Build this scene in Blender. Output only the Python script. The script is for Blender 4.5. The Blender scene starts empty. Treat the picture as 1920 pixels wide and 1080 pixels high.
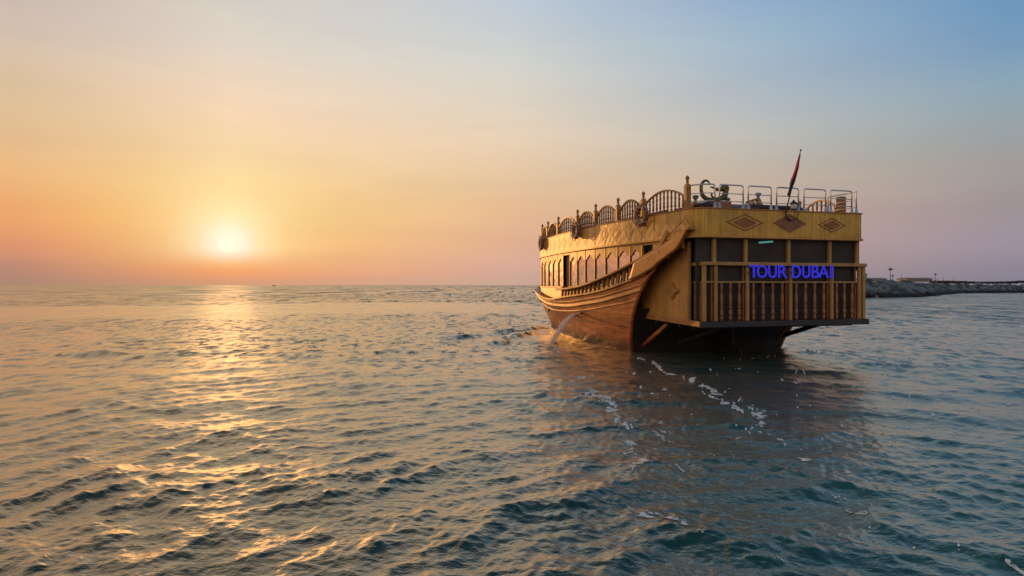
import bpy, math, random
import numpy as np
from mathutils import Vector, Matrix
random.seed(7)
R = math.radians
scene = bpy.context.scene
col = scene.collection

# ------------------------------------------------------------------ camera
F_PX, HY, EYE = 1130.0, 534.5, 2.25          # focal length in photo pixels, horizon row, eye height over the water
cam_d = bpy.data.cameras.new('camera')
cam_d.sensor_width = 36.0
cam_d.lens = F_PX / 1920 * 36
cam_d.shift_y = (HY - 540) / 1920
cam_d.clip_start = 0.1
cam_d.clip_end = 40000
cam = bpy.data.objects.new('camera', cam_d)
cam.location = (0, 0, EYE)
cam.rotation_euler = (R(90), 0, 0)
col.objects.link(cam)
scene.camera = cam

# ------------------------------------------------------------------ light
SUN_AZ, SUN_EL = -25.2, 3.45
sun_dir = Vector((math.sin(R(SUN_AZ)) * math.cos(R(SUN_EL)), math.cos(R(SUN_AZ)) * math.cos(R(SUN_EL)), math.sin(R(SUN_EL))))
sd = bpy.data.lights.new('sun', 'SUN')
sd.energy = 1.9
sd.angle = R(0.53)
sd.color = (1.0, 0.43, 0.11)
sun = bpy.data.objects.new('sun', sd)
sun.rotation_euler = (-sun_dir).to_track_quat('-Z', 'Y').to_euler()
sun.location = (-40, 80, 30)
col.objects.link(sun)

def lin(c):
    out = []
    for v in c[:3]:
        v = v / 255.0
        out.append(v / 12.92 if v <= 0.04045 else ((v + 0.055) / 1.055) ** 2.4)
    return tuple(out)

scene.view_settings.view_transform = 'Standard'
scene.view_settings.look = 'None'
scene.view_settings.exposure = 0.0
scene.view_settings.gamma = 1.0
scene.cycles.use_denoising = True
scene.cycles.max_bounces = 6
scene.cycles.sample_clamp_direct = 1.0
scene.cycles.sample_clamp_indirect = 4
scene.cycles.caustics_reflective = False

world = bpy.data.worlds.new('World')
scene.world = world
world.use_nodes = True

class NT:
    def __init__(s, tree):
        s.t = tree
        tree.nodes.clear()
    def n(s, kind, **kw):
        nd = s.t.nodes.new(kind)
        for k, v in kw.items():
            if k == 'i':
                for kk, vv in v.items():
                    nd.inputs[kk].default_value = vv
            else:
                setattr(nd, k, v)
        return nd
    def l(s, a, b):
        s.t.links.new(a, b)
    def math(s, op, a, b=None, c=None, clamp=False):
        nd = s.n('ShaderNodeMath', operation=op)
        nd.use_clamp = clamp
        for i, v in enumerate((a, b, c)):
            if v is None: continue
            if isinstance(v, (int, float)): nd.inputs[i].default_value = v
            else: s.l(v, nd.inputs[i])
        return nd.outputs[0]
    def ramp(s, fac, stops, interp='LINEAR'):
        nd = s.n('ShaderNodeValToRGB')
        cr = nd.color_ramp
        cr.interpolation = interp
        while len(cr.elements) < len(stops): cr.elements.new(0.5)
        for e, (p, c) in zip(cr.elements, stops):
            e.position = p
            e.color = (*c, 1) if len(c) == 3 else c
        s.l(fac, nd.inputs[0])
        return nd.outputs[0]
    def mix(s, fac, a, b, blend='MIX'):
        nd = s.n('ShaderNodeMix', data_type='RGBA', blend_type=blend)
        for i, v in ((0, fac), (6, a), (7, b)):
            if isinstance(v, (int, float)): nd.inputs[i].default_value = v
            elif isinstance(v, tuple): nd.inputs[i].default_value = (*v[:3], 1)
            else: s.l(v, nd.inputs[i])
        return nd.outputs[2]
    def maprange(s, v, a, b, c=0.0, d=1.0, kind='LINEAR'):
        nd = s.n('ShaderNodeMapRange', interpolation_type=kind)
        s.l(v, nd.inputs[0])
        for i, x in enumerate((a, b, c, d)): nd.inputs[i + 1].default_value = x
        return nd.outputs[0]

def build_world():
    g = NT(world.node_tree)
    tc = g.n('ShaderNodeTexCoord')
    nrm = g.n('ShaderNodeVectorMath', operation='NORMALIZE')
    g.l(tc.outputs['Generated'], nrm.inputs[0])
    sep = g.n('ShaderNodeSeparateXYZ')
    g.l(nrm.outputs[0], sep.inputs[0])
    el = g.math('MULTIPLY', g.math('ARCSINE', sep.outputs[2]), 180 / math.pi)
    elf = g.maprange(el, 0, 90)
    az = g.math('MULTIPLY', g.math('ARCTAN2', sep.outputs[0], sep.outputs[1]), 180 / math.pi)   # 0 ahead, + to the right
    def column(x, rows, top):
        d = math.hypot(F_PX, x - 960)
        st = [(max(0.0, math.degrees(math.atan((HY - y) / d)) / 90), lin(c)) for y, c in rows]
        st.sort(key=lambda q: q[0])
        st += [(34 / 90, lin(top[0])), (50 / 90, lin(top[1])), (1.0, lin(zen))]
        return g.ramp(elf, st), math.degrees(math.atan((x - 960) / F_PX))
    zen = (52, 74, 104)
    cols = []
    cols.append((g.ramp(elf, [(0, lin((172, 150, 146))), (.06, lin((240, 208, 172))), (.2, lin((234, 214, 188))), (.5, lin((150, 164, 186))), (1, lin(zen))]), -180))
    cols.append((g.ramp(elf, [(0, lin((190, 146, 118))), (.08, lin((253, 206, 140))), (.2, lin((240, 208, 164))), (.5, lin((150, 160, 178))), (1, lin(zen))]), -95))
    cols.append(column(30, [(0, (208, 190, 178)), (75, (213, 193, 174)), (125, (220, 194, 164)), (190, (226, 196, 155)), (250, (230, 190, 145)), (320, (240, 188, 130)), (380, (238, 172, 112)), (420, (232, 162, 108)), (460, (222, 150, 112)), (500, (192, 140, 118)), (530, (178, 138, 116))], ((212, 182, 146), (104, 106, 108))))
    cols.append(column(430, [(0, (216, 208, 197)), (75, (226, 214, 200)), (150, (238, 214, 188)), (210, (249, 217, 182)), (270, (251, 216, 168)), (340, (253, 214, 148)), (400, (254, 210, 132)), (460, (253, 198, 118)), (500, (250, 178, 110)), (515, (244, 164, 112)), (530, (218, 160, 122))], ((222, 194, 158), (108, 112, 114))))
    cols.append(column(960, [(0, (190, 202, 214)), (100, (205, 208, 204)), (200, (222, 210, 192)), (270, (230, 206, 178)), (330, (232, 200, 163)), (390, (230, 187, 146)), (450, (223, 174, 143)), (500, (214, 168, 150)), (530, (204, 168, 148))], ((162, 166, 168), (84, 104, 122))))
    cols.append(column(1430, [(0, (147, 174, 204)), (60, (155, 181, 200)), (110, (165, 184, 200)), (190, (178, 186, 192)), (250, (188, 188, 182)), (340, (196, 178, 160)), (430, (190, 162, 150)), (530, (166, 145, 142))], ((112, 140, 168), (72, 98, 126))))
    cols.append(column(1890, [(0, (108, 150, 188)), (75, (120, 156, 188)), (150, (138, 165, 182)), (240, (155, 165, 168)), (300, (162, 158, 155)), (380, (158, 146, 148)), (450, (158, 145, 157)), (500, (146, 136, 150)), (530, (136, 132, 147))], ((84, 120, 158), (60, 88, 120))))
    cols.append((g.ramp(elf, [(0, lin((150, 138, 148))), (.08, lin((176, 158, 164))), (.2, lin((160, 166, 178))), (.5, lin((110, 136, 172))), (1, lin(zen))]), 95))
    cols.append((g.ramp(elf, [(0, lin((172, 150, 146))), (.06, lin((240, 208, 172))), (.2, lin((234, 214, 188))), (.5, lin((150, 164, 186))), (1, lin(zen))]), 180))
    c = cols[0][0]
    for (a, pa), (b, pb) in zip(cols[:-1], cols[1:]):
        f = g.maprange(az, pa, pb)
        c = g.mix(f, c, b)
    # soft uneven haze in the dusk sky
    nz = g.n('ShaderNodeTexNoise', i={'Scale': 1.7, 'Detail': 5.0, 'Roughness': 0.5, 'Distortion': .6})
    mp = g.n('ShaderNodeMapping'); mp.inputs['Scale'].default_value = (1, 1, 7); mp.inputs['Rotation'].default_value = (.06, -.12, 0)
    g.l(nrm.outputs[0], mp.inputs[0]); g.l(mp.outputs[0], nz.inputs['Vector'])
    c = g.mix(1.0, c, g.ramp(nz.outputs[0], [(0.3, (0.94, 0.945, 0.96)), (0.7, (1.05, 1.04, 1.03))]), 'MULTIPLY')
    # the sun's disc and the glow of the haze round it
    dt = g.n('ShaderNodeVectorMath', operation='DOT_PRODUCT')
    g.l(nrm.outputs[0], dt.inputs[0]); dt.inputs[1].default_value = sun_dir
    ang = g.math('MULTIPLY', g.math('ARCCOSINE', g.math('MINIMUM', dt.outputs['Value'], 1.0)), 180 / math.pi)
    glow = g.ramp(g.maprange(ang, 0, 10), [(0, (2.2, 2.1, 1.9)), (.036, (2.0, 1.9, 1.7)), (.052, (.45, .52, .62)), (.085, (.16, .38, .52)), (.14, (.1, .33, .44)), (.22, (.07, .24, .28)), (.32, (.05, .17, .17)), (.5, (.02, .07, .06)), (.75, (.0, .02, .015)), (1, (0, 0, 0))])
    glow = g.mix(g.maprange(el, 1.2, 3.3, 0, 1, 'SMOOTHSTEP'), (0, 0, 0), glow)
    c = g.mix(1.0, c, glow, 'ADD')
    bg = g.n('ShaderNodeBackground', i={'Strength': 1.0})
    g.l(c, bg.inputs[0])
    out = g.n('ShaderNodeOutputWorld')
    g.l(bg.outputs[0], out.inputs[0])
build_world()

# ------------------------------------------------------------------ materials
def new_mat(name):
    m = bpy.data.materials.new(name)
    m.use_nodes = True
    g = NT(m.node_tree)
    p = g.n('ShaderNodeBsdfPrincipled')
    o = g.n('ShaderNodeOutputMaterial')
    g.l(p.outputs[0], o.inputs[0])
    return m, g, p, o

def wood(name, c1, c2, rough=0.45, stretch=(6, 6, 1), scale=2.0, coat=0.0, groove=None, gdepth=0.3, bump=0.25, coords='Object', lower=None, dirt=0.35, carve=0.0, coat_r=0.2):
    m, g, p, o = new_mat(name)
    tc = g.n('ShaderNodeTexCoord')
    mp = g.n('ShaderNodeMapping'); mp.inputs['Scale'].default_value = stretch
    g.l(tc.outputs[coords], mp.inputs[0])
    n1 = g.n('ShaderNodeTexNoise', i={'Scale': scale, 'Detail': 6.0, 'Roughness': 0.65, 'Distortion': 0.4})
    g.l(mp.outputs[0], n1.inputs['Vector'])
    c = g.ramp(n1.outputs[0], [(0.28, c2), (0.5, tuple((a + b) / 2 for a, b in zip(c1, c2))), (0.72, c1)])
    n2 = g.n('ShaderNodeTexNoise', i={'Scale': 1.3, 'Detail': 5.0, 'Roughness': 0.7})
    g.l(tc.outputs[coords], n2.inputs['Vector'])
    st = g.ramp(n2.outputs[0], [(0.3, (1 - dirt,) * 3), (0.62, (1.0, 1.0, 1.0))])
    c = g.mix(1.0, c, st, 'MULTIPLY')
    sep = g.n('ShaderNodeSeparateXYZ'); g.l(tc.outputs[coords], sep.inputs[0])
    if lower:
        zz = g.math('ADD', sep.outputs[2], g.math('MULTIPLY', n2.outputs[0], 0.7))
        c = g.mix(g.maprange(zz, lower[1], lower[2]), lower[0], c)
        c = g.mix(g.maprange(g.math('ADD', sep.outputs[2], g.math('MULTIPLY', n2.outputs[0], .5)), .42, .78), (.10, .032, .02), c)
        n4 = g.n('ShaderNodeTexNoise', i={'Scale': 2.0, 'Detail': 6.0, 'Roughness': 0.7})
        mp4 = g.n('ShaderNodeMapping'); mp4.inputs['Scale'].default_value = (0.5, 0.5, 3.0)
        g.l(tc.outputs[coords], mp4.inputs[0]); g.l(mp4.outputs[0], n4.inputs['Vector'])
        c = g.mix(1.0, c, g.ramp(n4.outputs[0], [(0.34, (.42, .38, .38)), (0.48, (.95, .95, .95)), (0.66, (1.2, 1.12, 1.0))]), 'MULTIPLY')
    h = g.math('MULTIPLY', n1.outputs[0], bump)
    if groove:
        ax, sp = groove
        fr = g.math('FRACT', g.math('DIVIDE', sep.outputs[ax], sp))
        d = g.math('MINIMUM', fr, g.math('SUBTRACT', 1.0, fr))
        gr = g.maprange(d, 0.0, 0.14)
        idx = g.n('ShaderNodeTexWhiteNoise', noise_dimensions='1D')
        g.l(g.math('FLOOR', g.math('DIVIDE', sep.outputs[ax], sp)), idx.inputs['W'])
        c = g.mix(1.0, c, g.ramp(idx.outputs[0], [(0, (.84, .83, .8)), (1, (1.1, 1.1, 1.08))]), 'MULTIPLY')
        c = g.mix(g.maprange(d, 0.0, 0.09), tuple(v * .45 for v in c2), c)
        h = g.math('ADD', h, g.math('MULTIPLY', gr, gdepth))
    if carve:
        w = g.n('ShaderNodeTexWave', i={'Scale': 1.1, 'Distortion': 7.0, 'Detail': 2.0, 'Detail Scale': 1.4})
        w.wave_type = 'RINGS'
        g.l(tc.outputs[coords], w.inputs['Vector'])
        v = g.n('ShaderNodeTexVoronoi', i={'Scale': 3.2}); v.feature = 'SMOOTH_F1'
        g.l(tc.outputs[coords], v.inputs['Vector'])
        h = g.math('ADD', h, g.math('MULTIPLY', g.math('MULTIPLY', w.outputs['Fac'], v.outputs['Distance']), carve))
    b = g.n('ShaderNodeBump', i={'Strength': 0.6, 'Distance': 0.03})
    g.l(h, b.inputs['Height']); g.l(b.outputs[0], p.inputs['Normal'])
    g.l(c, p.inputs['Base Color'])
    g.l(g.maprange(n2.outputs[0], 0.3, 0.7, rough + .12, rough - .05), p.inputs['Roughness'])
    if coat:
        p.inputs['Coat Weight'].default_value = coat
        p.inputs['Coat Roughness'].default_value = coat_r
    return m

def plain(name, c, rough=0.5, metal=0.0, var=0.2, scale=6.0, bump=0.1, emit=None, es=0.0):
    m, g, p, o = new_mat(name)
    tc = g.n('ShaderNodeTexCoord')
    n = g.n('ShaderNodeTexNoise', i={'Scale': scale, 'Detail': 5.0, 'Roughness': 0.6})
    g.l(tc.outputs['Object'], n.inputs['Vector'])
    cc = g.ramp(n.outputs[0], [(0.3, tuple(v * (1 - var) for v in c)), (0.7, tuple(min(1, v * (1 + var)) for v in c))])
    g.l(cc, p.inputs['Base Color'])
    p.inputs['Roughness'].default_value = rough
    p.inputs['Metallic'].default_value = metal
    if bump:
        b = g.n('ShaderNodeBump', i={'Strength': bump, 'Distance': 0.02})
        g.l(n.outputs[0], b.inputs['Height']); g.l(b.outputs[0], p.inputs['Normal'])
    if emit:
        p.inputs['Emission Color'].default_value = (*emit, 1)
        p.inputs['Emission Strength'].default_value = es
    return m

M = {}
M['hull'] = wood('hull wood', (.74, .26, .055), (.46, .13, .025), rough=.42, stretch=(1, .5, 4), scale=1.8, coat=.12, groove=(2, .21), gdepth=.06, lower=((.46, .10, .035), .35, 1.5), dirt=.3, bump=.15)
M['wing'] = wood('quarter plank wood', (.66, .28, .065), (.44, .16, .033), rough=.42, stretch=(1, .6, 5), scale=2.0, coat=.12, dirt=.3)
M['trim'] = wood('weathered trim wood', (.56, .27, .08), (.36, .15, .045), rough=.5, stretch=(5, 1, 5), scale=2.5)
M['band'] = wood('varnished yellow band wood', (.88, .53, .065), (.62, .33, .04), rough=.45, stretch=(8, 8, 1), scale=1.6, coat=.2, groove=(0, .075), gdepth=.3, dirt=.42)
M['bandside'] = wood('carved yellow band wood', (.76, .40, .07), (.56, .26, .04), rough=.4, stretch=(5, 5, 1), scale=1.5, coat=.9, coat_r=.3, groove=(1, .62), gdepth=.1, dirt=.22, carve=.6)
M['wall'] = wood('golden cabin wood', (.72, .36, .06), (.52, .22, .035), rough=.42, stretch=(7, 7, 1), scale=2, coat=.35, coat_r=.28)
M['ribbed'] = wood('ribbed panel wood', (.72, .38, .11), (.58, .26, .06), rough=.5, stretch=(8, 8, 1), scale=1.5, groove=(1, .085), gdepth=.5)
M['frame'] = wood('ochre frame wood', (.52, .31, .10), (.34, .19, .055), rough=.5, stretch=(7, 7, 1), scale=2.2)
M['turned'] = wood('turned red brown wood', (.40, .16, .05), (.22, .075, .025), rough=.36, stretch=(5, 5, 1), scale=3, coat=.3)
M['post'] = wood('carved post wood', (.50, .25, .07), (.3, .13, .035), rough=.45, stretch=(5, 5, 1), scale=3)
M['dark'] = wood('dark wood and shade', (.014, .008, .007), (.006, .004, .004), rough=.7, stretch=(1, 1, 5), scale=3)  # near-black wood, also stands for shade in window reveals and the doorway
M['beam'] = wood('painted dark blue beam', (.026, .026, .042), (.016, .015, .02), rough=.5, stretch=(1, 3, 5), scale=3)
M['brown'] = wood('brown inlay wood', (.34, .14, .06), (.22, .085, .035), rough=.5, stretch=(3, 3, 2), scale=3)
M['deck'] = wood('deck planks', (.3, .2, .11), (.18, .11, .06), rough=.6, stretch=(6, 1, 6), scale=2, groove=(0, .14))
M['steel'] = plain('steel rail', (.55, .58, .62), rough=.28, metal=1.0, var=.12)
M['flange'] = plain('blue grey flange', (.3, .38, .47), rough=.4, metal=.5)
M['grey'] = plain('grey blue plastic', (.14, .19, .26), rough=.5)
M['cushion'] = plain('dark violet cushion', (.05, .035, .075), rough=.8)
M['rope'] = plain('old rope', (.16, .09, .05), rough=.9)
M['ring'] = plain('faded ring canvas', (.26, .13, .095), rough=.7, var=.4, scale=14, bump=.3)
M['ringband'] = plain('pale ring strap', (.42, .3, .25), rough=.7, var=.3)
M['verdigris'] = plain('green bronze', (.10, .105, .05), rough=.42, metal=.4, var=.5, scale=9)
M['white'] = plain('milky glass', (.65, .65, .62), rough=.3)
M['black'] = plain('black metal', (.02, .02, .02), rough=.4)
M['dimwood'] = wood('stair rail pale wood', (.5, .33, .2), (.36, .22, .12), rough=.5, stretch=(3, 3, 3))
M['tube'] = plain('lit fluorescent tube', (.5, .9, .85), emit=(.3, 1, .85), es=3.2, bump=0)
M['letter'] = plain('blue letter face', (.02, .02, .4), emit=(.016, .012, .6), es=.4, bump=0, rough=.4)
M['neon'] = plain('blue letter outline', (.1, .08, .6), emit=(.05, .045, 1.0), es=.75, bump=0)

def mirror_glass():
    m, g, p, o = new_mat('reflective window glass')
    p.inputs['Metallic'].default_value = .9
    p.inputs['Base Color'].default_value = (.9, .76, .65, 1)
    p.inputs['Roughness'].default_value = .09
    tc = g.n('ShaderNodeTexCoord')
    n = g.n('ShaderNodeTexNoise', i={'Scale': 1.6, 'Detail': 2.0})
    g.l(tc.outputs['Object'], n.inputs['Vector'])
    b = g.n('ShaderNodeBump', i={'Strength': .6, 'Distance': .05})
    g.l(n.outputs[0], b.inputs['Height']); g.l(b.outputs[0], p.inputs['Normal'])
    return m
M['glass'] = mirror_glass()

def screen_mat():
    m, g, p, o = new_mat('dark insect screen')
    tc = g.n('ShaderNodeTexCoord')
    n = g.n('ShaderNodeTexNoise', i={'Scale': 2.5, 'Detail': 5.0}); g.l(tc.outputs['Object'], n.inputs['Vector'])
    g.l(g.ramp(n.outputs[0], [(.3, (.03, .026, .026)), (.7, (.065, .055, .053))]), p.inputs['Base Color'])
    p.inputs['Roughness'].default_value = .7
    tr = g.n('ShaderNodeBsdfTransparent')
    mx = g.n('ShaderNodeMixShader'); mx.inputs[0].default_value = .72
    g.l(tr.outputs[0], mx.inputs[1]); g.l(p.outputs[0], mx.inputs[2]); g.l(mx.outputs[0], o.inputs[0])
    return m
M['screen'] = screen_mat()

# ------------------------------------------------------------------ mesh builder
class MB:
    def __init__(s):
        s.v = []; s.f = []; s.m = []; s.mi = 0
    def add(s, vs, fs):
        o = len(s.v)
        s.v += [tuple(q) for q in vs]
        for f in fs:
            s.f.append(tuple(i + o for i in f)); s.m.append(s.mi)
    def box(s, x0, x1, y0, y1, z0, z1):
        s.hexa([(x0, y0, z0), (x1, y0, z0), (x1, y1, z0), (x0, y1, z0), (x0, y0, z1), (x1, y0, z1), (x1, y1, z1), (x0, y1, z1)])
    def hexa(s, p):
        s.add(p, [(0, 3, 2, 1), (4, 5, 6, 7), (0, 1, 5, 4), (1, 2, 6, 5), (2, 3, 7, 6), (3, 0, 4, 7)])
    def bar(s, a, b, w, h, up=(0, 0, 1)):
        a, b = Vector(a), Vector(b)
        d = (b - a).normalized(); u = Vector(up)
        sx = d.cross(u)
        if sx.length < 1e-4: sx = d.cross(Vector((1, 0, 0)))
        sx.normalize(); uz = sx.cross(d).normalized()
        c = [(-w / 2, -h / 2), (w / 2, -h / 2), (w / 2, h / 2), (-w / 2, h / 2)]
        s.hexa([a + sx * i + uz * j for i, j in c] + [b + sx * i + uz * j for i, j in c])
    def sweep(s, pts, w, h, lat):
        """rectangular section swept along pts; lat = list of outward unit vectors"""
        n = len(pts); vs = []
        for p, o in zip(pts, lat):
            p, o = Vector(p), Vector(o)
            for i, j in ((0, -.5), (1, -.5), (1, .5), (0, .5)):
                vs.append(p + o * (i * w) + Vector((0, 0, j * h)))
        fs = []
        for k in range(n - 1):
            for q in range(4):
                a = k * 4 + q; b = k * 4 + (q + 1) % 4
                fs.append((a, b, b + 4, a + 4))
        fs += [(3, 2, 1, 0), tuple((n - 1) * 4 + q for q in range(4))]
        s.add(vs, fs)
    def tube(s, pts, r, n=8, closed=False):
        pts = [Vector(p) for p in pts]; N = len(pts)
        rs = r if isinstance(r, (list, tuple)) else [r] * N
        vs = []; prev = None
        for k, p in enumerate(pts):
            a = pts[(k - 1) % N] if (k > 0 or closed) else p
            b = pts[(k + 1) % N] if (k < N - 1 or closed) else p
            d = (b - a).normalized()
            if prev is None:
                u = d.cross(Vector((0, 0, 1)))
                if u.length < .05: u = d.cross(Vector((1, 0, 0)))
            else:
                u = prev - d * prev.dot(d)
            u.normalize(); prev = u
            w = d.cross(u)
            for q in range(n):
                t = 2 * math.pi * q / n
                vs.append(p + (u * math.cos(t) + w * math.sin(t)) * rs[k])
        fs = []
        for k in range(N if closed else N - 1):
            k2 = (k + 1) % N
            for q in range(n):
                q2 = (q + 1) % n
                fs.append((k * n + q, k * n + q2, k2 * n + q2, k2 * n + q))
        if not closed:
            fs += [tuple(range(n - 1, -1, -1)), tuple((N - 1) * n + q for q in range(n))]
        s.add(vs, fs)
    def lathe(s, c, prof, n=8, axis=None, a0=0.0):
        """prof: (radius, height) pairs from c upward"""
        c = Vector(c); vs = []
        for r, z in prof:
            for q in range(n):
                t = 2 * math.pi * q / n + a0
                vs.append(c + Vector((r * math.cos(t), r * math.sin(t), z)))
        fs = []
        for k in range(len(prof) - 1):
            for q in range(n):
                q2 = (q + 1) % n
                fs.append((k * n + q, k * n + q2, (k + 1) * n + q2, (k + 1) * n + q))
        fs += [tuple(range(n - 1, -1, -1)), tuple((len(prof) - 1) * n + q for q in range(n))]
        s.add(vs, fs)
    def grid(s, P, flip=False):
        nu, nv = len(P), len(P[0])
        vs = [p for row in P for p in row]
        fs = []
        for i in range(nu - 1):
            for j in range(nv - 1):
                a = i * nv + j
                f = (a, a + nv, a + nv + 1, a + 1)
                fs.append(f[::-1] if flip else f)
        s.add(vs, fs)
    def extrude(s, poly, dvec):
        """poly: 3D points, thickness vector"""
        n = len(poly); d = Vector(dvec)
        vs = [Vector(p) for p in poly] + [Vector(p) + d for p in poly]
        fs = [tuple(range(n - 1, -1, -1)), tuple(range(n, 2 * n))]
        for i in range(n):
            j = (i + 1) % n
            fs.append((i, j, j + n, i + n))
        s.add(vs, fs)
    def frame(s, outer, inner, dvec):
        """flat ring between two loops of equal length, given thickness"""
        n = len(outer); d = Vector(dvec)
        vs = [Vector(p) for p in outer] + [Vector(p) for p in inner]
        vs += [v + d for v in vs]
        fs = []
        for i in range(n):
            j = (i + 1) % n
            fs.append((i, j, n + j, n + i))
            fs.append((2 * n + i, 3 * n + i, 3 * n + j, 2 * n + j))
            fs.append((i, 2 * n + i, 2 * n + j, j))
            fs.append((n + i, n + j, 3 * n + j, 3 * n + i))
        s.add(vs, fs)
    def build(s, name, mats, parent=None, smooth=False, label=None, bevel=0.0):
        me = bpy.data.meshes.new(name)
        me.from_pydata(s.v, [], s.f)
        mats = mats if isinstance(mats, (list, tuple)) else [mats]
        for m in mats: me.materials.append(M[m] if isinstance(m, str) else m)
        if len(mats) > 1: me.polygons.foreach_set('material_index', s.m)
        if smooth: me.polygons.foreach_set('use_smooth', [True] * len(me.polygons))
        me.update()
        o = bpy.data.objects.new(name, me)
        col.objects.link(o)
        if parent: o.parent = parent
        if label: o['label'] = label
        if bevel:
            b = o.modifiers.new('bevel', 'BEVEL'); b.width = bevel; b.segments = 2; b.limit_method = 'ANGLE'
        return o

def tag(o, label, cat, group=None, kind=None):
    if label: o['label'] = label
    if cat: o['category'] = cat
    if group: o['group'] = group
    if kind: o['kind'] = kind
    return o
def empty(name, loc=(0, 0, 0), rz=0.0):
    o = bpy.data.objects.new(name, None); col.objects.link(o)
    o.location = loc; o.rotation_euler = (0, 0, rz)
    o.empty_display_size = .3
    return o
def copy_tree(o, parent=None):
    c = o.copy(); col.objects.link(c)
    if parent: c.parent = parent
    for ch in list(o.children): copy_tree(ch, c)
    return c
def px_ground(px, py, z=0.0):
    Y = (EYE - z) * F_PX / (py - HY)
    return Vector(((px - 960) / F_PX * Y, Y, z))
def px_at(px, py, Y):
    return Vector(((px - 960) / F_PX * Y, Y, EYE + (HY - py) * Y / F_PX))
def interp(tab):
    xs = [a for a, b in tab]; ys = [b for a, b in tab]
    # smooth cubic (monotone-ish) through the table
    n = len(xs); ms = []
    for i in range(n):
        if i == 0: ms.append((ys[1] - ys[0]) / (xs[1] - xs[0]))
        elif i == n - 1: ms.append((ys[-1] - ys[-2]) / (xs[-1] - xs[-2]))
        else: ms.append(((ys[i + 1] - ys[i]) / (xs[i + 1] - xs[i]) + (ys[i] - ys[i - 1]) / (xs[i] - xs[i - 1])) / 2)
    def f(x):
        if x <= xs[0]: return ys[0] + (x - xs[0]) * ms[0] * 0
        if x >= xs[-1]: return ys[-1]
        for i in range(n - 1):
            if x <= xs[i + 1]:
                h = xs[i + 1] - xs[i]; t = (x - xs[i]) / h
                return (2 * t**3 - 3 * t**2 + 1) * ys[i] + (t**3 - 2 * t**2 + t) * h * ms[i] + (-2 * t**3 + 3 * t**2) * ys[i + 1] + (t**3 - t**2) * h * ms[i + 1]
    return f

# ================================================================== the dhow
# local frame: x to starboard, y forward from the stern face, z up from the water
BO = Vector((7.86, 17.43, 0)); BA = R(15.5)
boat = empty('tour_dhow', BO, BA)
tag(boat, 'varnished wooden two deck tour dhow seen from its stern quarter at sunset', 'boat')
fwd = Vector((-math.sin(BA), math.cos(BA))); rgt = Vector((math.cos(BA), math.sin(BA)))
def b_side(px, py, x):
    k = (px - 960) / F_PX
    t = (k * (BO.y + rgt.y * x) - BO.x - rgt.x * x) / (fwd.x - k * fwd.y)
    Y = BO.y + fwd.y * t + rgt.y * x
    return t, EYE + (HY - py) * Y / F_PX
def b_face(px, py, t):
    k = (px - 960) / F_PX
    x = (k * (BO.y + fwd.y * t) - BO.x - fwd.x * t) / (rgt.x - k * rgt.y)
    Y = BO.y + fwd.y * t + rgt.y * x
    return x, EYE + (HY - py) * Y / F_PX

W = interp([(-.1, 2.84), (0, 2.86), (1, 2.98), (2.4, 3.15), (4, 3.33), (6, 3.45), (8, 3.47), (10, 3.35), (11.5, 3.19), (12.5, 3.08), (13.5, 2.92), (14.5, 2.55), (15.5, 1.9), (16.2, 1.0), (16.5, 0.0)])
S = interp([(0, 3.02), (1, 3.12), (2.4, 3.27), (4, 3.45), (6, 3.58), (8, 3.62), (10, 3.56), (12, 3.38), (14, 3.02), (16, 2.43), (18, 1.79), (20, 1.0), (21.6, 0.02)])
WL = interp([(3, 2.93), (6, 3.02), (8, 2.95), (9.5, 2.8), (11, 2.6), (12.5, 2.35), (14, 2.08), (16, 1.4), (17.8, .05), (22, 0)])
edge_t = interp([(-.8, 4.1), (-.01, 3.68), (.42, 3.56), (.71, 3.37), (1.32, 3.04), (1.75, 2.75), (2.16, 2.41), (2.55, 2.01), (2.85, 1.56), (3.1, .99), (3.29, .56), (3.63, .23), (3.84, .05)])
edge_z = interp([(.05, 3.84), (.23, 3.63), (.56, 3.29), (.99, 3.1), (1.56, 2.85), (2.01, 2.55), (2.41, 2.16), (2.75, 1.75), (3.04, 1.32)])
cap_z = interp([(0, 3.8), (.04, 3.79), (1.21, 3.38), (1.85, 3.2), (2.55, 3.01), (3.27, 2.82), (4.09, 2.62), (4.93, 2.45), (5.86, 2.28), (7.31, 2.12), (8.81, 2.05), (9.4, 2.04)])
bat_z = interp([(1.6, 2.8), (2.2, 2.59), (3.27, 2.35), (4.5, 2.12), (5.86, 1.95), (8.08, 1.79), (9.4, 1.68), (10, 1.64), (11.2, 1.67), (12.8, 1.8), (14.2, 1.95), (18, 1.98), (21.5, 2.3)])
wale_z = interp([(2.2, 2.15), (2.55, 2.1), (3.27, 1.97), (4.09, 1.84), (4.93, 1.71), (6.38, 1.57), (7.97, 1.44), (9.86, 1.4), (11.2, 1.44), (12.8, 1.6), (14.2, 1.8), (18, 1.85), (21, 2.0)])
low_z = interp([(2.55, 1.84), (3.27, 1.7), (4.5, 1.54), (6.38, 1.33), (9.86, 1.15), (12, 1.2), (14, 1.4)])
def breadth(t, z):
    zt = bat_z(t)
    if z < 0:
        b = WL(t) * (1 + .12 * z)
    else:
        f = min(1.0, z / zt)
        b = WL(t) + (S(t) - WL(t)) * (f ** (1.0 if t < 9 else 1.15))
        b += .10 * math.sin(math.pi * f) * max(0, min(1, (9 - t) / 5))
    T = 17.9 + max(z, 0) * 1.75
    b *= max(0.0, min(1.0, (T - t) / 2.2)) ** .6 if t < T else 0.0
    if z > zt: b = S(t)
    return b

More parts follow.
